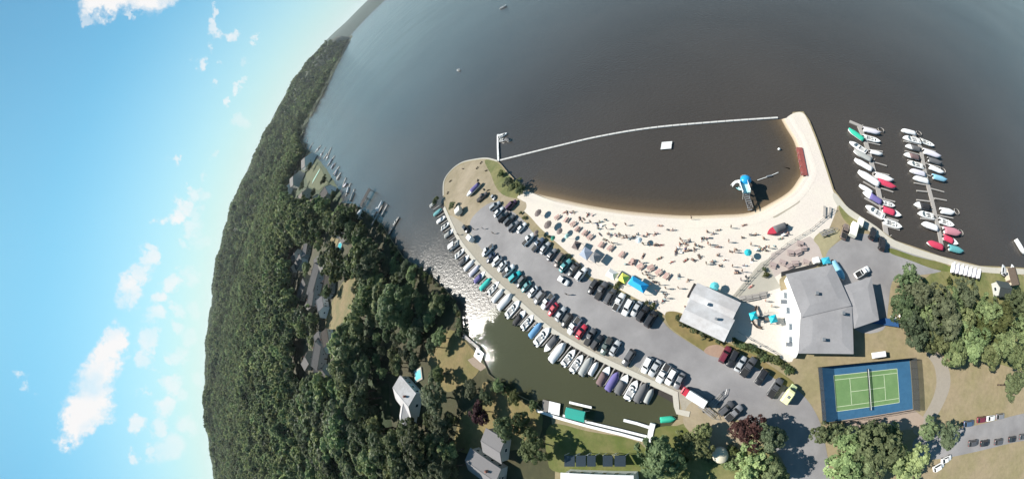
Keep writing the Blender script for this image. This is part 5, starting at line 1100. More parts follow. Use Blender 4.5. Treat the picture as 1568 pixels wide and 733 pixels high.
PPL = [(1060, 335), (992, 359), (1003, 359), (962, 364), (969, 364), (987, 375), (997, 375), (1002, 376), (1013, 375), (1036, 381), (1034, 387), (1042, 369), (1042, 374), (1048, 383), (1055, 369), (1054, 383), (1050, 375), (1070, 378), (1079, 365), (1089, 377), (1099, 379), (1100, 353), (1093, 358), (1118, 386), (1128, 384), (1136, 364), (1169, 366), (1171, 379), (1173, 385), (1050, 399), (1062, 398), (1081, 404), (1092, 401), (1101, 408), (1122, 408), (1140, 407), (1136, 416), (1128, 418), (1134, 429), (1150, 439),
       (970, 398), (965, 404), (982, 402), (989, 418), (995, 427), (1002, 431), (1039, 424), (1053, 429), (1040, 443), (1021, 443), (1017, 451), (1015, 461), (1003, 461), (887, 336), (893, 336), (906, 342), (914, 345), (919, 340), (932, 360), (936, 361), (943, 360), (951, 362), (961, 365), (940, 375), (927, 368), (934, 372), (919, 360), (875, 327), (864, 326), (869, 327), (893, 341), (917, 350), (948, 361), (956, 364), (1046, 371), (1065, 377), (1074, 366), (1084, 374), (1063, 381), (1125, 387), (1165, 381), (1177, 381), (1008, 376), (975, 360), (930, 352), (1030, 352), (1083, 356), (1115, 372), (1070, 392), (1098, 392), (1110, 398), (1150, 376), (1157, 360), (985, 392), (1010, 396), (1028, 402), (1150, 398), (1196, 365), (1206, 358), (1120, 350), (1140, 345), (1010, 345), (960, 345), (940, 345), (900, 330), (880, 325),
       (1050, 470), (1054, 480), (1048, 490), (1012, 437), (1007, 446), (1020, 456), (985, 421), (992, 423), (999, 437), (1180, 470), (1172, 462), (684, 357), (705, 360), (742, 351), (728, 352), (863, 404), (757, 358), (870, 451)]
kp = list(POSE)
for i, (px, py) in enumerate(PPL):
    pose = kp[rnd.choice((0, 1, 1, 2))] if i < 106 else 'standing'
    col = rnd.choice(('dark', 'dark', 'dark', 'red', 'blue', 'green')); p = G(px + rnd.uniform(-1, 1), py + rnd.uniform(-1, 1)); rz = rnd.uniform(0, 6.28); s = rnd.uniform(.94, 1.08)
    if i >= 106:
        on = 'around the bathhouse and the lot'
    else: on = 'on the open sand'
    zz = LZ + .03
    if pose == 'lying' or (pose == 'sitting' and rnd.random() < .6):
        c = rnd.choice(list(TW)); tw = link('beach_towel', twm, TW[c], loc=(p.x, p.y, LZ + .02), rz=rz); tag(tw, f'{c} coloured beach towel spread under a sunbather on the sand', 'towel', 'towels on the beach'); zz = LZ + .055
    if rnd.random() < .22 and i < 106: beach_chair(p.x + rnd.choice((-1.6, 1.6)), p.y + rnd.uniform(-.8, .8), rnd.uniform(0, 6.28), rnd.choice(list(TW.values())))
    o = link('person', BODY[pose], M_skin, loc=(p.x, p.y, zz), rz=rz, sc=(s, s, s))
    tag(o, f'{pose} person in {col} swimwear {on}', 'person', 'people on the beach and around the bathhouse')
    link('swimwear', SUIT[pose], SC[col], o); link('hair', HAIR[pose], M_hair, o)
# ------------------------------------------------------------------ tennis court
gc = [G(*q) for q in ((1280, 576.7), (1374, 563.6), (1374, 617), (1280, 627.5))]
ctr = sum(gc, Vector()) / 4; ax = ((gc[1] - gc[0]) + (gc[2] - gc[3])).normalized(); CL_, CW = 20.4, 9.9; k_ = CL_ / 23.77
t = tag(empty('tennis_court', (ctr.x, ctr.y, LZ), math.atan2(ax.y, ax.x)), 'blue tennis court with green playing area and white lines', 'tennis court')
MB().box((.35, -.1, .02), (29.4, 15.0, .05)).build('surround', mat('court_blue', (.030, .105, .20, 1), .8, .10, .8, col2=(.036, .118, .215, 1), c2scale=.2), t)
MB().box((0, 0, .05), (CL_, CW, .012)).build('playing_area', mat('court_green', (.120, .215, .085, 1), .8, .10, .8, col2=(.140, .235, .098, 1), c2scale=.25), t)
M_line = mat('court_line', (.50, .56, .40, 1), .7)
def cline(x, y, dx, dy): MB().box((x, y, .062), (dx, dy, .008)).build('line', M_line, t)
lw = .13
for s in (-1, 1):
    cline(s * (CL_ / 2), 0, lw, CW); cline(0, s * CW / 2, CL_, lw); cline(0, s * CW * .375, CL_, lw); cline(s * 6.4 * k_, 0, lw, CW * .75)
cline(0, 0, 12.8 * k_, lw)
# fence with dark windscreen cloth
M_scr = bpy.data.materials.new('windscreen_cloth'); M_scr.use_nodes = True; q_ = M_scr.node_tree; pb = q_.nodes['Principled BSDF']; pb.inputs['Base Color'].default_value = (.035, .04, .045, 1); pb.inputs['Roughness'].default_value = .9
tb = nd(q_, 'ShaderNodeBsdfTransparent'); mxs = nd(q_, 'ShaderNodeMixShader'); mxs.inputs[0].default_value = .42
q_.links.new(tb.outputs[0], mxs.inputs[1]); q_.links.new(pb.outputs[0], mxs.inputs[2]); q_.links.new(mxs.outputs[0], q_.nodes['Material Output'].inputs['Surface'])
nt_ = MB(); nt_.box((0, 0, .55), (.05, CW + 1.6, .9)); nt_.build('net', M_scr, t)
MB().box((0, 0, 1.03), (.08, CW + 1.6, .09)).build('net_band', M_white, t)
for s in (-1, 1): MB().tube((0, s * (CW / 2 + .85), 0), (0, s * (CW / 2 + .85), 1.1), .05).build('net_post', M_dark, t)
# fence
M_scrd = M_scr.copy(); M_scrd.name = 'dense_cloth_with_shadow'; [setattr(n.inputs[0], 'default_value', .9) for n in M_scrd.node_tree.nodes if n.type == 'MIX_SHADER']  # denser cloth also stands in for the fence's shadow on that side
fz = tag(empty('court_fence', (ctr.x, ctr.y, LZ), math.atan2(ax.y, ax.x)), 'tall dark mesh fence around the tennis court', 'fence')
X0, X1, Y0, Y1, FH = -14.5, 15.2, -7.8, 7.6, 3.2
cs = [(X0, Y0), (X1, Y0), (X1, Y1), (X0, Y1)]
for i in range(4):
    a, b = Vector((*cs[i], 0)), Vector((*cs[(i + 1) % 4], 0)); n = 9 if i % 2 == 0 else 5; rz = math.atan2((b - a).y, (b - a).x)
    for k in range(n):
        q0 = a.lerp(b, k / n); q1 = a.lerp(b, (k + 1) / n); mid = (q0 + q1) / 2
        MB().tube((q0.x, q0.y, 0), (q0.x, q0.y, FH), .05, n=6).build('post', M_dark, fz)
        hh = FH if i != 0 else 1.2
        MB().box((mid.x, mid.y, hh / 2), ((q1 - q0).length - .12, .03, hh - .15), rz).build('mesh_panel', M_scrd if i == 2 else M_scr, fz)
    MB().tube((a.x, a.y, FH), (b.x, b.y, FH), .035, n=6).build('top_rail', M_dark, fz)

# ------------------------------------------------------------------ buildings
M_roof1 = mat('grey_shingle', rgb(180, 178, 180, .62), .9, .06, 1.5, .2, 6, col2=rgb(170, 168, 170, .6), c2scale=.15)
M_roof2 = mat('pale_membrane', rgb(212, 208, 207, .64), .85, .09, .6, .1, 6, col2=rgb(226, 225, 226, .66), c2scale=.15)
M_roof3 = mat('dark_grey_shingle', rgb(128, 124, 122, .5), .9, .14, 1.2, .2, 6)
M_roof4 = mat('mid_grey_shingle', rgb(166, 162, 162, .58), .9, .06, 1.2, .2, 6)
M_roofg = mat('weathered_shingle', rgb(150, 144, 140, .5), .9, .14, .8, .2, 6)
M_floorl = mat('darker_lawn', rgb(112, 120, 76, .5), .95, .2, .3)  # darker, less yellow green than the other lawns
M_roofb = mat('brown_shingle', rgb(120, 106, 94, .5), .9, .14, 1.2, .2, 6)
M_wallw = mat('white_siding', (.78, .78, .76, 1), .7, .05, 1.5); M_wallg = mat('grey_siding', (.40, .40, .38, 1), .8, .06, 1.5); M_wallt = mat('tan_siding', (.46, .40, .32, 1), .8, .06, 1.5)
M_pane = mat('window_glass', (.03, .04, .05, 1), .1, spec=.6); M_door = mat('dark_door', (.10, .07, .05, 1), .6)
def gable_house(parent, L_, W_, h, rise, mw, mr, off=(0, 0), rz=0.0, eave=.45, wins=True, z0=0.0, chimney=False):
    """gabled block along its x axis: wall, two roof slopes, windows, door"""
    M_ = Matrix.Translation((off[0], off[1], z0)) @ Matrix.Rotation(rz, 4, 'Z')
    def place(mb, nm, m, par=parent):
        o = mb.build(nm, m, par); o.data.transform(M_); return o
    a, b = L_ / 2, W_ / 2
    w_ = MB(); w_.loft([[(-a, -b, 0), (-a, b, 0), (-a, b, h), (-a, 0, h + rise), (-a, -b, h)], [(a, -b, 0), (a, b, 0), (a, b, h), (a, 0, h + rise), (a, -b, h)]]); place(w_, 'wall', mw)
    ev = eave; dz = rise / b * ev; th = .18
    for s in (-1, 1):
        y0, y1 = s * (b + ev), s * .0
        pr_ = [(y0, h - dz + .04), (y1, h + rise + .04), (y1, h + rise + .04 + th), (y0, h - dz + .04 + th)]
        x_ = a + ev
        place(MB().loft([[(-x_, y, z) for y, z in pr_], [(x_, y, z) for y, z in pr_]]), 'roof_slope', mr)
    place(MB().box((0, 0, h + rise + .04 + th), (2 * a + 2 * ev, .3, .08)), 'ridge_cap', mr)
    if wins:
        for s in (-1, 1):
            n = max(2, int(L_ / 3.2))
            for k in range(n):
                x = -a + (k + .5) * L_ / n
                if s < 0 and k == n // 2: place(MB().box((x, s * (b + .03), 1.05), (1.0, .08, 2.1)), 'door', M_door); continue
                wf = place(MB().box((x, s * (b + .025), h * .55), (1.3, .07, 1.2)), 'window', M_wallw); place(MB().box((x, s * (b + .055), h * .55), (1.12, .05, 1.02)), 'pane', M_pane, wf)
            wf = place(MB().box((s * (a + .025), 0, h * .55), (.07, 1.5, 1.2)), 'window', M_wallw); place(MB().box((s * (a + .055), 0, h * .55), (.05, 1.3, 1.02)), 'pane', M_pane, wf)
    if chimney: place(MB().box((L_ * .2, b * .35, h + rise * .9), (.7, .7, 1.6)), 'chimney', mat('brick', (.28, .13, .10, 1), .9))
def house(px, py, deg, L_, W_, h, rise, mw, mr, label, wing=None, name='house', hz=None, chimney=True):
    z = h * .9; p = G(px, py, z + LZ); p.z = hz if hz is not None else ground_z(p.x, p.y)
    t = tag(empty(name, p, heading(px, py, deg)), label, 'house' if name == 'house' else name.replace('_', ' '))
    gable_house(t, L_, W_, h, rise, mw, mr, chimney=chimney)
    if wing and isinstance(wing, list):
        for w_ in wing: gable_house(t, w_[2], w_[3], h * w_[5], rise * .8, mw, mr, off=w_[:2], rz=w_[4])
    elif wing: gable_house(t, wing[2], wing[3], h * .92, rise * .8, mw, mr, off=wing[:2], rz=math.pi / 2)
    return t
# bathhouse: pale low roofs stepping down, seen between beach and lot
c0 = [G(x, y, 4.0) for x, y in ((1061, 435), (1122, 459.5), (1127, 511), (1114, 521), (1044, 479))]
p = G(1087, 477, 3.6); rz = heading(1087, 477, -25, 3.6); t = tag(empty('bathhouse', (p.x, p.y, LZ), rz), 'pale roofed bathhouse between the beach and the parking lot', 'building')
gable_house(t, 11.4, 4.9, 2.9, .5, M_wallt, M_roof2, off=(-.1, 2.5), wins=False, eave=.6)
gable_house(t, 11.6, 5.2, 3.2, .55, M_wallt, M_roof2, off=(.4, -2.4), wins=False, eave=.55)
for k in range(4): MB().box((-4.5 + k * 3.0, 5.25, 1.3), (1.3, .12, 1.1)).build('window', M_pane, t)
MB().box((-6.2, 2.4, 1.1), (.14, 1.1, 2.1)).build('door', M_door, t); MB().box((-1.5, 1.2, 4.1), (.7, .7, .6)).build('roof_vent', M_white, t); MB().box((2.5, -1.2, 4.3), (.6, .6, .6)).build('roof_vent', M_metal, t)
MB().box((-6.9, 3.2, 2.2), (1.0, 4.2, .1)).build('eave_shade', M_dark, t)  # dark slab standing in for the shade at the left eave

# clubhouse: big low grey roofs with a white deck wall
p = G(1262, 474, 4.0); t = tag(empty('clubhouse', (p.x, p.y, LZ), 0), 'large grey roofed clubhouse beside the tennis court', 'building')
def slab_block(corners, h, mr, mw, peak, ridge=None):
    q = [G(x, y, h + LZ) - Vector((p.x, p.y, LZ)) for x, y in corners]
    inn = [v + (sum(q, Vector()) / len(q) - v).normalized() * .5 for v in q]
    w_ = MB(); w_.prism([(v.x, v.y) for v in inn], 0, h - .1); w_.build('wall', mw, t)
    low = [(v.x, v.y, h - .12) for v in q]; mid_ = [(v.x, v.y, h) for v in q]; c = sum(q, Vector()) / len(q)
    tp = [(v.x + (c.x - v.x) * ridge, v.y + (c.y - v.y) * ridge, h + peak) for v in q]
    MB().loft([low, mid_, tp]).build('roof', mr, t)
slab_block([(1203, 420), (1275, 405), (1304, 468), (1228, 486)], 4.2, M_roof1, M_wallw, .35, .45)
slab_block([(1290, 438), (1334, 424), (1346, 490), (1308, 503)], 3.6, M_roof1, M_wallw, .25, .45)
slab_block([(1226, 478), (1304, 462), (1307, 542), (1222, 541)], 3.9, M_roof1, M_wallw, .3, .45)
w_ = MB(); q = [G(x, y, 2.2) - Vector((p.x, p.y, LZ)) for x, y in ((1196, 446), (1210, 442), (1227, 484), (1222, 540), (1218, 548), (1207, 541), (1206, 500))]
MB().prism([(v.x, v.y) for v in q], .2, 2.0).build('white_deck', M_wallw, t)
for x, y in ((1199, 452), (1203, 475), (1207, 500), (1207, 520)):
    v = G(x, y, 2.6) - Vector((p.x, p.y, LZ)); MB().box((v.x, v.y, 2.35), (.2, 1.6, .7)).build('deck_panel', M_white, t)
for x, y in ((1200, 462), (1208, 527)): v = G(x, y, 2.7) - Vector((p.x, p.y, LZ)); MB().box((v.x, v.y, 2.1), (1.5, 1.1, .18)).build('roof_hatch', M_metal, t)
for x, y in ((1250, 450), (1290, 480), (1260, 520)): v = G(x, y, 5) - Vector((p.x, p.y, LZ)); MB().box((v.x, v.y, 5.0), (.8, .8, .7)).build('roof_vent', M_metal, t)
eav = [G(x, y, 3.4) - Vector((p.x, p.y, LZ)) for x, y in ((1196, 424), (1250, 409), (1253, 403), (1196, 417))]; MB().prism([(v.x, v.y) for v in eav], 2.9, 3.0).build('eave_shade', M_dark, t)  # dark slab in place of the shadow along the upper overhang
v = G(1243, 534, 1) - Vector((p.x, p.y, LZ)); MB().loft([[(v.x - 1.2, v.y - .9, .0), (v.x + 1.2, v.y - .9, .0), (v.x + 1.2, v.y + .9, .0), (v.x - 1.2, v.y + .9, .0)], [(v.x - .05, v.y - .05, 1.9), (v.x + .05, v.y - .05, 1.9), (v.x + .05, v.y + .05, 1.9), (v.x - .05, v.y + .05, 1.9)]]).build('white_peak', M_white, t)
box_trailer(1250, 399.5, 12, 1.9, 1.7, M_white, 'small white hut trailer against the upper wall of the clubhouse', 1.3)
tent(1266, 398, 10, 2.4, 1.9, mat('tarp_blue', (.04, .36, .50, 1), .7), 'blue topped stall beside the clubhouse wall', h=1.9, peak=.4, name='stall')
boat(1284, 414, -58, 'cover', 'run', 'light blue', 'light blue covered boat leaning out from the clubhouse corner', z=LZ + .3, name='stored_boat')
t2 = tag(empty('blue_tarp', G(1354, 493)), 'dark blue tarpaulin sheet beside the clubhouse and trees', 'tarpaulin')
qq = [G(x, y, 1.2) for x, y in ((1335, 495), (1352, 487), (1374, 489), (1376, 501))]; under(t2, MB().prism([(v.x, v.y) for v in qq], LZ + .7, LZ + .8).build('sheet', mat('tarp_navy', (.03, .09, .22, 1), .7)))
for v in qq: under(t2, MB().tube((v.x, v.y, LZ), (v.x, v.y, LZ + .7), .05).build('post', M_metal))
for i, (x, y) in enumerate([(1364, 485), (1370, 487), (1376, 484), (1381, 489), (1372, 493), (1379, 495)]):
    v = G(x, y); mb = tag(empty('white_chair', (v.x, v.y, LZ), i * 1.1), 'white garden chair stacked beside the blue tarpaulin', 'chair', 'white chairs by the tarpaulin')
    MB().box((0, 0, .42), (.6, .6, .08)).build('seat', M_white, mb); MB().box((-.28, 0, .75), (.08, .6, .6)).build('backrest', M_white, mb)
    for sx in (-.24, .24):
        for sy in (-.24, .24): MB().tube((sx, sy, 0), (sx, sy, .4), .03, n=5).build('leg', M_white, mb)

# playground
p = G(1164, 487); t = tag(empty('play_structure', p, .3), 'playground climbing frame with teal roofs on the sand', 'play structure')
M_pt = mat('play_teal', (.01, .42, .50, 1), .5); M_po = mat('play_timber', (.20, .15, .12, 1), .8)
for (x, y, h) in ((-1.9, .6, 2.6), (2.8, -1.6, 2.3)):
    for sx in (-.7, .7):
        for sy in (-.7, .7): MB().tube((x + sx, y + sy, 0), (x + sx, y + sy, h), .07, n=6).build('post', M_po, t)
    MB().box((x, y, 1.3), (1.5, 1.5, .1)).build('platform', M_po, t)
    MB().loft([[(x - 1, y - 1, h), (x + 1, y - 1, h), (x + 1, y + 1, h), (x - 1, y + 1, h)], [(x - .08, y - .08, h + .8), (x + .08, y - .08, h + .8), (x + .08, y + .08, h + .8), (x - .08, y + .08, h + .8)]]).build('roof', M_pt, t)
br = MB(); br.box((.45, -.5, 1.3), (3.6, .7, .08), -.44); br.build('bridge', M_po, t)
chute([(-2.3, -.2, 1.4), (-2.2, -1.2, 1.1), (-1.6, -2.1, .7), (-.8, -2.6, .4), (0, -2.7, .25)], .35, M_pt).build('slide', M_po, t, smooth=True)
chute([(-1.2, 1.3, 1.4), (-.6, 2.2, 1.0), (-.1, 3.0, .5), (.2, 3.5, .25)], .35, M_pt).build('slide', M_po, t, smooth=True)
for s in (0, 1, 2): MB().tube((.5 + s, 1.0, 0), (.5 + s, 1.0, 2.0), .05, n=6).build('climbing_pole', M_po, t)

# hedges and shrubs
TONE = {M_leafp: 'grey green', M_leaf: 'mid green', M_leafd: 'dark green', M_leafy: 'yellow green'}
def shrub(px, py, r, h, m, label, group=None, name='shrub', k=0):
    p = G(px, py, LZ + h * .5); t = tag(empty(name, (p.x, p.y, LZ), rnd.uniform(0, 6)), label, 'shrub', group)
    link('foliage', CROWNS_MID[k % 6], m, t, loc=(0, 0, h * .45), sc=(r, r, h * .55)); MB().tube((0, 0, 0), (0, 0, h * .5), .05, n=5).build('stem', M_bark, t)
for k, (x, y) in enumerate([(1040, 487), (1048, 491), (1056, 494), (1064, 497), (1072, 501), (1080, 505), (1088, 509), (1095, 514), (1103, 519), (1046, 496), (1062, 503), (1078, 511)]):
    shrub(x, y, 1.2 + .3 * (k % 3), 1.8 + .3 * (k % 2), M_leafp if k % 2 else M_leafd, 'rounded grey green shrub in the bed along the bathhouse wall', 'shrubs along the bathhouse', k=k)
for k in range(16):
    u = k / 15; shrub(1124 + 88 * u, 521 + 45 * u + 3 * math.sin(k), 1.0 + .2 * (k % 3), 1.3, (M_leafy, M_leafd, M_leaf)[k % 3], 'clipped green shrub in the hedge below the playground', 'hedge shrubs below the playground', k=k)
for k, (x, y) in enumerate([(871, 392), (803, 333), (797, 326), (944, 438), (990, 463), (999, 468), (1171, 412), (1173, 420), (840, 362), (950, 432)]):
    shrub(x, y, .8 + .3 * (k % 2), 1.1, M_leafy if k % 2 else M_leafd, 'small dry shrub beside the beach row of parked cars and tents', 'small shrubs between cars and beach', k=k)
for k in range(26):
    x = 1385 + rnd.uniform(0, 180); y = 425 + rnd.uniform(0, 110) * (.5 + (x - 1385) / 360); mt = rnd.choice((M_leafp, M_leaf, M_leafp, M_leafy)); hh = rnd.uniform(1.6, 3)
    where = 'near the clubhouse yard' if x < 1440 else 'in the middle of the grove' if x < 1500 else 'near the dark shed'
    shrub(x, y, rnd.uniform(1.4, 2.6), hh, mt, f'{"tall" if hh > 2.3 else "low"} {TONE[mt]} shrub under the shore grove trees, {where}', 'shrubs of the shore grove', k=k)
for k in range(22):
    mt = rnd.choice((M_leafy, M_leafd, M_leaf)); x, y = rnd.choice([(670, 515), (765, 592), (790, 606), (812, 616), (760, 588), (660, 560), (700, 640), (820, 660), (990, 690), (1040, 700), (1085, 700), (1120, 710), (830, 700), (1130, 690)])
    shrub(x + rnd.uniform(-10, 10), y + rnd.uniform(-3, 8), rnd.uniform(1.0, 2.2), rnd.uniform(1.2, 2.4), mt, f'{TONE[mt]} shrub ' + ('near the dry bank lawn' if x < 720 else 'on the channel bank edge' if x < 800 else 'beside the long white house' if x < 840 else 'around the round cream tank'), 'shrubs around the channel houses', k=k)

bk = [np.array(q) for q in spline(bank[:14], 6)]
for k in range(0, len(bk), 2):
    if 708 < bk[k][0] < 756: continue
    mt = rnd.choice((M_leafd, M_leaf, M_leafd, M_leafy)); q = bk[k]; rr3 = rnd.uniform(1.3, 2.4) * (1.5 if q[0] < 620 else 1)
    part_ = 'by the lake docks' if q[0] < 620 else 'beside the glittering water' if q[0] < 705 else 'near the small boat deck'
    shrub(q[0] - 3 + rnd.uniform(-2, 1), q[1] + 2 + rnd.uniform(-1, 2), rr3, rr3 * 1.1, mt, f'{TONE[mt]} waterside shrub on the wooded bank, {part_}', 'waterside shrubs of the wooded bank', k=k)
# houses round the channel
house(757, 682, -32, 8.5, 8, 3.4, 1.3, M_wallg, M_roof4, 'smaller grey roofed house part above the large one near the copper tree', chimney=False)
house(742, 718, -35, 15, 8, 3.6, 1.6, M_wallg, M_roof4, 'large grey roofed house near the copper tree', wing=(4, -4, 9, 7))
house(916, 748, -3, 22, 8, 4.4, 1.2, M_wallw, mat('white_roof', (.70, .70, .70, 1), .7, .06, 1), 'long white house below the lawn on the channel', chimney=False)
house(622, 607, -50, 15.5, 11, 3.6, 2.2, M_wallw, M_roof2, 'pale roofed house with a pool in the wood', wing=(2, -6, 9, 9))
house(482, 428, 75, 24, 15, 6, 3.2, M_wallg, M_roofg, 'long dark grey roofed house among the trees beside the dry clearing', wing=[(10, 7, 16, 11, 1.3, .85), (-13, -4, 15, 12, .35, .9), (-6, 8, 12, 9, 1.57, .7), (16, -5, 10, 8, -.4, .75)])
house(487, 542, 80, 18, 12, 6, 3.0, M_wallg, M_roofg, 'dark grey roofed house in the wood below the dry clearing', wing=[(6, 6, 12, 9, 1.4, .9), (-11, -2, 10, 9, .3, .8)])
house(460, 398, 60, 22, 13, 6, 3, M_wallw, M_roof3, 'house with pale walls above the long dark roofed house')
house(452, 275, 40, 44, 26, 10, 6, M_wallg, M_roof3, 'large grey house by the lake lawn near the many small docks')
house(440, 290, 30, 36, 22, 9, 6, M_wallw, M_roofb, 'brown roofed house behind the lake lawn')
house(470, 247, 40, 38, 24, 9, 6, M_wallw, M_roof3, 'white walled house at the upper end of the lake lawn')
house(438, 258, 40, 40, 26, 10, 6, M_wallw, M_roof4, 'pale house at the wood edge above the lake lawn')
house(465, 300, 35, 28, 18, 7, 4, M_wallt, M_roofb, 'tan house at the lower end of the lake lawn')
house(517, 352, 50, 12, 8, 4, 2, M_wallw, M_roof3, 'small house behind the lake docks near the pool')
house(1536, 443, -8, 7, 5, 2.6, 1.2, M_wallg, mat('black_roof', (.05, .06, .06, 1), .8), 'small dark roofed shed beside the shore grove', name='shed', chimney=False)
house(1552, 424, -75, 6, 5, 2.6, 1.0, M_wallt, M_roofb, 'small brown shed by the shore path beside the dark roofed shed', name='shed', chimney=False)
for k, (px, py, d, L_) in enumerate([(398, 330, 60, 22), (420, 350, 60, 18), (345, 625, 85, 24), (408, 318, 50, 18)]):
    house(px, py, d, L_, 12, 6, 3, M_wallw, M_roof3, ('white house high on the wooded slope above the lake lawn', 'smaller white house on the wooded slope', 'pale house near the skyline in the lower wood', 'white house beside the high one on the wooded slope')[k])
LH = [(447, 264, 35, 'tan house between the pale house and the large grey lake house'), (460, 236, 42, 'white house above the lake lawn near the upper docks'), (482, 308, 50, 'white house at the lower corner of the lake lawn'), (500, 296, 55, 'grey house beside the lower small docks'), (455, 310, 35, 'grey roofed house below the brown roofed lake house'), (428, 278, 40, 'white house at the wood side of the lake lawn')]
for k, (px, py, d, lb) in enumerate(LH): house(px, py, d, 26 if px < 475 else 15, 16 if px < 475 else 10, 7, 4, (M_wallw, M_wallt, M_wallg)[k % 3], (M_roof3, M_roof4, M_roofb)[k % 3], lb)
WH = [(452, 392, 50, 18), (468, 384, 80, 16), (464, 440, 70, 20), (497, 405, 40, 15), (502, 436, 85, 16), (474, 466, 60, 18), (492, 470, 100, 14), (446, 420, 70, 20), (470, 552, 60, 16), (500, 522, 100, 14), (496, 575, 70, 14), (432, 372, 60, 22), (420, 402, 70, 22), (530, 362, 40, 11), (508, 392, 60, 12)]
WD = ['above the long weathered roof', 'at the upper end of the long weathered roof', 'on the slope side of the long weathered roof', 'between the pool and the dry clearing', 'beside the upper dry clearing', 'below the long weathered roof', 'at the lower corner of the long weathered roof', 'deep in the wood beside the long roof', 'on the slope side of the house below the clearing', 'at the foot of the dry clearing', 'lowest of the houses below the clearing', 'on the slope above the long roof', 'higher on the slope above the long roof', 'just above the small turquoise pool', 'just below the small turquoise pool']
for k, ((px, py, d, L_), wd) in enumerate(zip(WH, WD)):
    mr_ = (M_roofg, M_roof4, M_roof3, M_roofg, M_roofb)[k % 5]; house(px, py, d, L_, L_ * .65, 4.5, 2.6, (M_wallw, M_wallg, M_wallt)[k % 3], mr_, f'{("grey", "pale grey", "dark", "grey", "brown")[k % 5]} roofed house {wd}')
# garden lawns and pools on the lake side
def hz_sheet(name, px, m, z=None):
    w2 = [G(x, y, 2.5) for x, y in px]; zz = sum(ground_z(v.x, v.y) for v in w2) / len(w2) + .08
    tag(link(name, flat_mesh(name, [G(x, y, zz) for x, y in px], zz, .6), m), kind='structure')
hz_sheet('lake_lawn', [(466, 262), (476, 250), (490, 255), (502, 280), (488, 292), (472, 285)], M_floorl)
hz_sheet('clearing_lawn', [(500, 508), (505, 470), (520, 440), (534, 427), (544, 432), (540, 470), (530, 500), (514, 518)], M_dry)
hz_sheet('garden_lawn', [(500, 365), (512, 352), (522, 356), (516, 375), (505, 380)], M_dry)
M_pool = mat('pool_water', (.10, .55, .62, 1), .1, .05, 1); M_tennis = mat('garden_court', (.25, .50, .38, 1), .8)
def pool(px, py, deg, L_, W_, label, m=M_pool, cat='pool', name='swimming_pool'):
    p = G(px, py, 2.0); z = ground_z(p.x, p.y) + .2; p = G(px, py, z); p.z = z; t = tag(empty(name, p, heading(px, py, deg)), label, cat)
    MB().box((0, 0, .05), (L_ + 1.6, W_ + 1.6, .5)).build('pool_deck', M_conc, t); MB().box((0, 0, .32), (L_, W_, .06)).build('water', m, t)
pool(520, 380, 20, 10, 8, 'small turquoise pool among trees near the lake docks'); pool(641, 574, 30, 5, 3.5, 'turquoise pool above the pale roofed house in the wood')
pool(484, 270, 60, 22, 7, 'pale green pool on the lake lawn near the many docks', m=M_tennis)

# docks and boathouses along the wooded lake shore
def small_dock(px, py, deg, L_, label, name='lake_dock', w_=1.6, group=None):
    p = G(px, py, .6); t = tag(empty(name, (p.x, p.y, 0), heading(px, py, deg, 0)), label, 'dock', group)
    MB().box((0, 0, .55), (L_, w_, .18)).build('deck', M_wood, t)
    for sx in (-.45, 0, .45):
        for s in (-1, 1): MB().tube((sx * L_, s * w_ * .45, -1), (sx * L_, s * w_ * .45, 1.4), .12, n=6).build('pile', M_wood, t)
    return t
small_dock(556, 312, 60, 10, 'dock leading to the grey covered boathouse on the lake'); small_dock(577, 330, 62, 14, 'dock beside the white lake boats'); small_dock(600, 350, 60, 15, 'narrow lake dock closest to the quay boats'); small_dock(588, 322, 62, 8, 'short outer dock holding the white lake boats')
p = G(559, 302, 3); t = tag(empty('boathouse', (p.x, p.y, .2), heading(559, 302, 62)), 'grey roofed open boathouse at the lake end of its dock', 'boathouse')
for sx in (-1, 0, 1):
    for s in (-1, 1): MB().tube((sx * 6, s * 2.2, -1), (sx * 6, s * 2.2, 2.6), .14, n=6).build('post', M_wood, t)
for s in (-1, 1): MB().loft([[(-6.6, s * 2.8, 2.4), (-6.6, 0, 3.5), (-6.6, 0, 3.7), (-6.6, s * 2.8, 2.6)], [(6.6, s * 2.8, 2.4), (6.6, 0, 3.5), (6.6, 0, 3.7), (6.6, s * 2.8, 2.6)]]).build('roof_slope', M_roof3, t)
boat(582, 316, 62, 'cover', 'big', 'white', 'white covered boat at the outer lake dock'); boat(574, 324, 62, 'open', 'run', 'white', 'open white boat inside the outer lake dock'); boat(605, 340, 60, 'open', 'small', 'grey', 'small grey boat at the narrow lake dock', hull='grey')
p = G(551, 328, 3); t = tag(empty('round_pavilion', (p.x, p.y, LZ)), 'round white roofed pavilion on the shore by the boathouse', 'pavilion')
MB().lathe((0, 0, 0), [(3.6, 2.6), (3.8, 2.7), (2.4, 3.6), (.3, 4.3)], 16).build('roof', M_wallw, t, smooth=True)
for k in range(6): MB().tube((3 * math.cos(k * 1.047), 3 * math.sin(k * 1.047), 0), (3 * math.cos(k * 1.047), 3 * math.sin(k * 1.047), 2.7), .12, n=6).build('post', M_white, t)
for k, (x, y) in enumerate([(463, 205), (468, 216), (474, 224), (482, 230), (490, 234), (497, 240), (503, 247), (508, 254), (512, 262), (516, 270), (524, 281), (530, 291), (536, 300), (499, 236), (486, 226)]):
    small_dock(x + 3 + rnd.uniform(-1, 1), y - 1 + rnd.uniform(-1.5, 1.5), 58 + rnd.uniform(-14, 14), (26 if y < 250 else 15) * rnd.uniform(.6, 1.2), 'small far dock in the cluster along the lake lawn shore', w_=3.2 if y < 250 else 2.2, group='far docks along the lake lawn')
    boat(x + 4 + rnd.uniform(-3, 3), y + rnd.uniform(0, 3), 58 + rnd.uniform(-25, 25), 'cover', 'big', rnd.choice(('white', 'white', 'grey', 'lilac')), 'far boat moored in the cluster of small docks', 'far boats at the small docks')

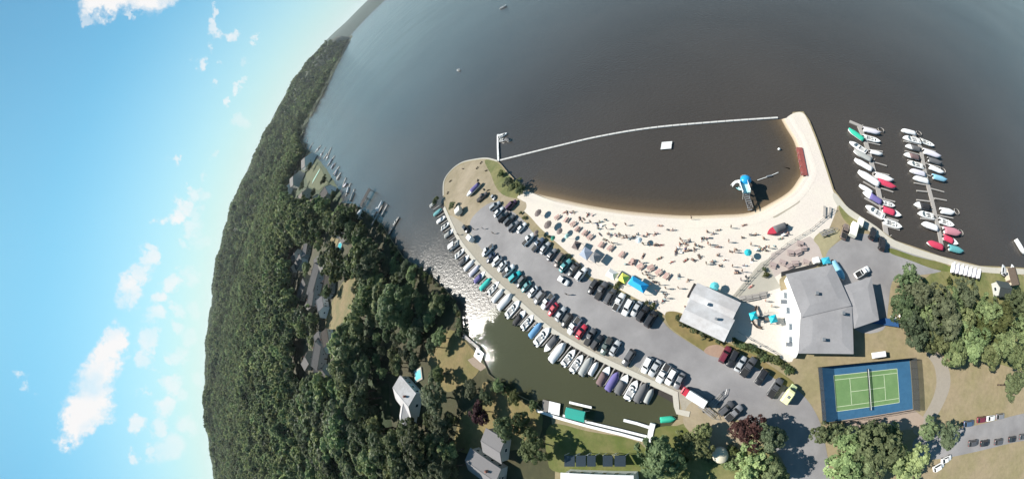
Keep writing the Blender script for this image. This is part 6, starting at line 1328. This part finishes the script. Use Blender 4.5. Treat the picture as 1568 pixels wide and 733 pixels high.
# channel-side structures
small_dock(722, 524, -40, 11, 'narrow grey gangway dock on the wooded side of the channel', name='gangway_dock', w_=1.2)
p = G(733, 543, .7); t = tag(empty('boat_deck', (p.x, p.y, 0), heading(733, 543, -43, 0)), 'small square white boat deck on the wooded side of the channel', 'deck')
for k in range(8): MB().box((0, -1.5 + k * .43, .66), (4.6, .38, .08)).build('plank', M_white, t)
for sx in (-2, 2):
    for s in (-1.4, 1.4): MB().tube((sx, s, -1), (sx, s, .62), .12, n=6).build('pile', M_wood, t)
MB().box((-.3, .2, .95), (.7, .5, .5)).build('bench', M_dark, t)
sheet('deck_landing', [(716, 551), (728, 545), (745, 562), (736, 568), (724, 560)], LZ + .06, mat('landing_boards', rgb(190, 170, 150, .55), .9, .1, 1), smooth=1)
t = tag(empty('seawall', G(900, 655)), 'white seawall and boardwalk along the channel lawn', 'seawall')
under(t, ribbon('wall', [G(x, y) for x, y in ((822, 628), (850, 638), (900, 652), (950, 664), (994, 676))], .8, -1, LZ + .25, M_white)); under(t, ribbon('boardwalk', [G(x, y) for x, y in ((862, 636), (900, 646), (950, 658), (990, 668))], .7, .3, LZ + .05, M_white))
under(t, ribbon('end_wall', [G(x, y) for x, y in ((994, 678), (997, 660), (1000, 648))], 1.5, -1, LZ + .27, M_white)); under(t, ribbon('upper_jetty', [G(x, y) for x, y in ((955, 643), (975, 648), (997, 655))], .8, .2, LZ + .1, M_white))
p = G(880, 635, 3); t = tag(empty('boat_lift', (p.x, p.y, 0), heading(880, 635, -14)), 'boat lift with teal canopy at the channel seawall', 'boat lift')
for sx in (-3, 3):
    for s in (-1.5, 1.5): MB().tube((sx, s, -1), (sx, s, 2.9), .1, n=6).build('post', M_metal, t)
MB().loft([[(x, -1.6, 2.6), (x, -1.5, 2.9), (x, 0, 3.3), (x, 1.5, 2.9), (x, 1.6, 2.6)] for x in (-3.2, 3.2)]).build('canopy', CV['turquoise'] if False else mat('canopy_teal', (.02, .30, .24, 1), .8), t)
MB().box((0, 2.6, .6), (7.6, .7, .2)).build('side_pier', M_white, t)
p = G(848, 625, .8); t = tag(empty('channel_dock', (p.x, p.y, 0), heading(848, 625, -14)), 'white channel dock platform beside the boat lift', 'dock')
for k in range(7): MB().box((-1.8 + k * .6, 0, .6), (.54, 3.6, .08)).build('plank', M_white, t)
MB().box((-3.4, 0, .55), (2.4, 3.6, .1)).build('dark_ramp', mat('ramp_boards', (.16, .15, .14, 1), .8), t)
boat(1023, 642, 5, 'cover', 'small', 'green', 'small covered boat at the end of the channel by the corner lawn', name='moored_boat')
p = G(1103, 696, 1.5); t = tag(empty('water_tank', (p.x, p.y, LZ)), 'round cream topped tank among the trees', 'tank')
M_crm = mat('tank_cream', (.66, .60, .46, 1), .7, .06, 1)
MB().lathe((0, 0, 0), [(2.1, 0), (2.1, 1.4), (2.0, 1.5)], 20).build('shell', M_wallg, t); MB().lathe((0, 0, 0), [(2.2, 1.5), (2.15, 1.62), (.2, 1.9)], 20).build('lid', M_crm, t, smooth=True)
# dark glazed lean-to panels on the lawn front of the long house
t = tag(empty('glasshouse', G(905, 708)), 'row of black glazed lean-to panels in front of the long white house', 'glasshouse')
for x0, x1 in ((864, 880), (882, 897), (899, 912), (923, 938), (941, 958)):
    a2, b2_, c2_, d2 = G(x0, 697, 3.2), G(x1, 697, 3.2), G(x1, 714, 4.2), G(x0, 714, 4.2)
    under(t, MB().loft([[(v.x, v.y, v.z - .08) for v in (a2, b2_, c2_, d2)], [tuple(v) for v in (a2, b2_, c2_, d2)]]).build('panel', M_pane))
    for v in (a2, b2_): under(t, MB().tube((v.x, v.y, LZ), (v.x, v.y, 3.1), .08, n=6).build('post', M_white))
# row of upturned dinghies on racks by the lake path
for k in range(7):
    boat(1461 + k * 6.5, 409 + k * 1.6, 80, 'cover', 'small', 'white' if k % 2 == 0 else 'lilac', f'pale dinghy stored on shore, {nth(k + 1)} in the line by the lake path', 'dinghies stored by the lake path', z=LZ + .25, name='stored_dinghy')
# stones edging the point
for k, (x, y) in enumerate([(745, 262), (731, 258), (732, 277), (709, 259), (690, 278), (686, 296), (741, 291), (748, 292), (737, 250)]):
    p = G(x, y); t = tag(empty('log_bench', p, k * .9), 'dark log bench on the dirt of the point', 'bench', 'log benches on the point')
    MB().tube((-.7, 0, .35), (.7, 0, .35), .2, .17, n=8).build('log', M_bark, t); MB().box((-.45, 0, .1), (.25, .4, .2)).build('leg', M_bark, t); MB().box((.45, 0, .1), (.25, .4, .2)).build('leg', M_bark, t)
under(tag(empty('point_kerb', G(700, 258)), 'pale concrete kerb round the water edge of the point', 'kerb'), ribbon('kerb_stone', [G(x, y) for x, y in spline(pen[:7], 6)], .7, -.5, LZ + .12, M_conc))

# worn white bay lines of the lot
pl = bpy.data.objects['parking_lot']; M_bay = mat('worn_bay_paint', (.46, .46, .45, 1), .8, .25, 2.0)
bl = MB().box((0, 0, 0), (4.6, .11, .006)).mesh('bay_line')
def bay_row(pts, ang, z=LZ + .034):
    for (x0, y0), (x1, y1) in zip(pts, pts[1:]):
        if math.hypot(x1 - x0, y1 - y0) > 24: continue
        mx_, my_ = (x0 + x1) / 2, (y0 + y1) / 2; q = G(mx_, my_, LZ); o = link('bay_line', bl, M_bay, pl, loc=(q.x, q.y, z), rz=heading(mx_, my_, interp(mx_, ang)))
bay_row([(747, 384), (752, 395), (761, 400.5), (769, 408), (779, 415), (789.6, 424), (798.5, 432), (806, 439), (816, 447), (826.5, 456), (839, 462), (847, 474), (859, 481), (868, 491), (880, 499), (890.5, 508), (904, 516), (915, 524.5), (929, 530), (942, 533), (952, 541), (963, 548), (977, 554), (991, 559), (1003, 564), (1016, 571.5), (1028, 577), (1040.5, 583)], [(740, 42), (770, 45), (850, 52), (900, 58), (960, 60), (1040, 63)])
bay_row([(809.6, 367), (824.5, 375), (835, 380), (845, 390), (857, 399), (866, 407), (878, 413), (890.5, 420), (908.6, 439.6), (921.6, 445.5), (935, 454.5), (948, 462.8), (962, 471), (975, 473), (985, 480.5), (997, 488.7)], [(755, 42), (800, 50), (880, 54), (905, 58), (997, 62)])
bay_row([(1122, 549), (1134, 557), (1146, 562), (1156, 570), (1166, 577), (1176, 586), (1187, 594)], [(1110, 60), (1190, 55)])

# ------------------------------------------------------------------ summer haze over the lake
hb = MB().box((-1000, 0, 168), (54000, 54000, 344)).build('haze', None)
hmat = bpy.data.materials.new('haze_air'); hmat.use_nodes = True; ht_ = hmat.node_tree; ht_.nodes.remove(ht_.nodes['Principled BSDF'])
pv = nd(ht_, 'ShaderNodeVolumePrincipled'); pv.inputs['Color'].default_value = (.82, .90, .95, 1); pv.inputs['Density'].default_value = 2.6e-5; pv.inputs['Anisotropy'].default_value = .2
ht_.links.new(pv.outputs[0], ht_.nodes['Material Output'].inputs['Volume']); hb.data.materials.append(hmat)
tag(hb, 'thin pale summer haze over the whole lake', 'haze', kind='stuff')
S.cycles.volume_bounces = 0
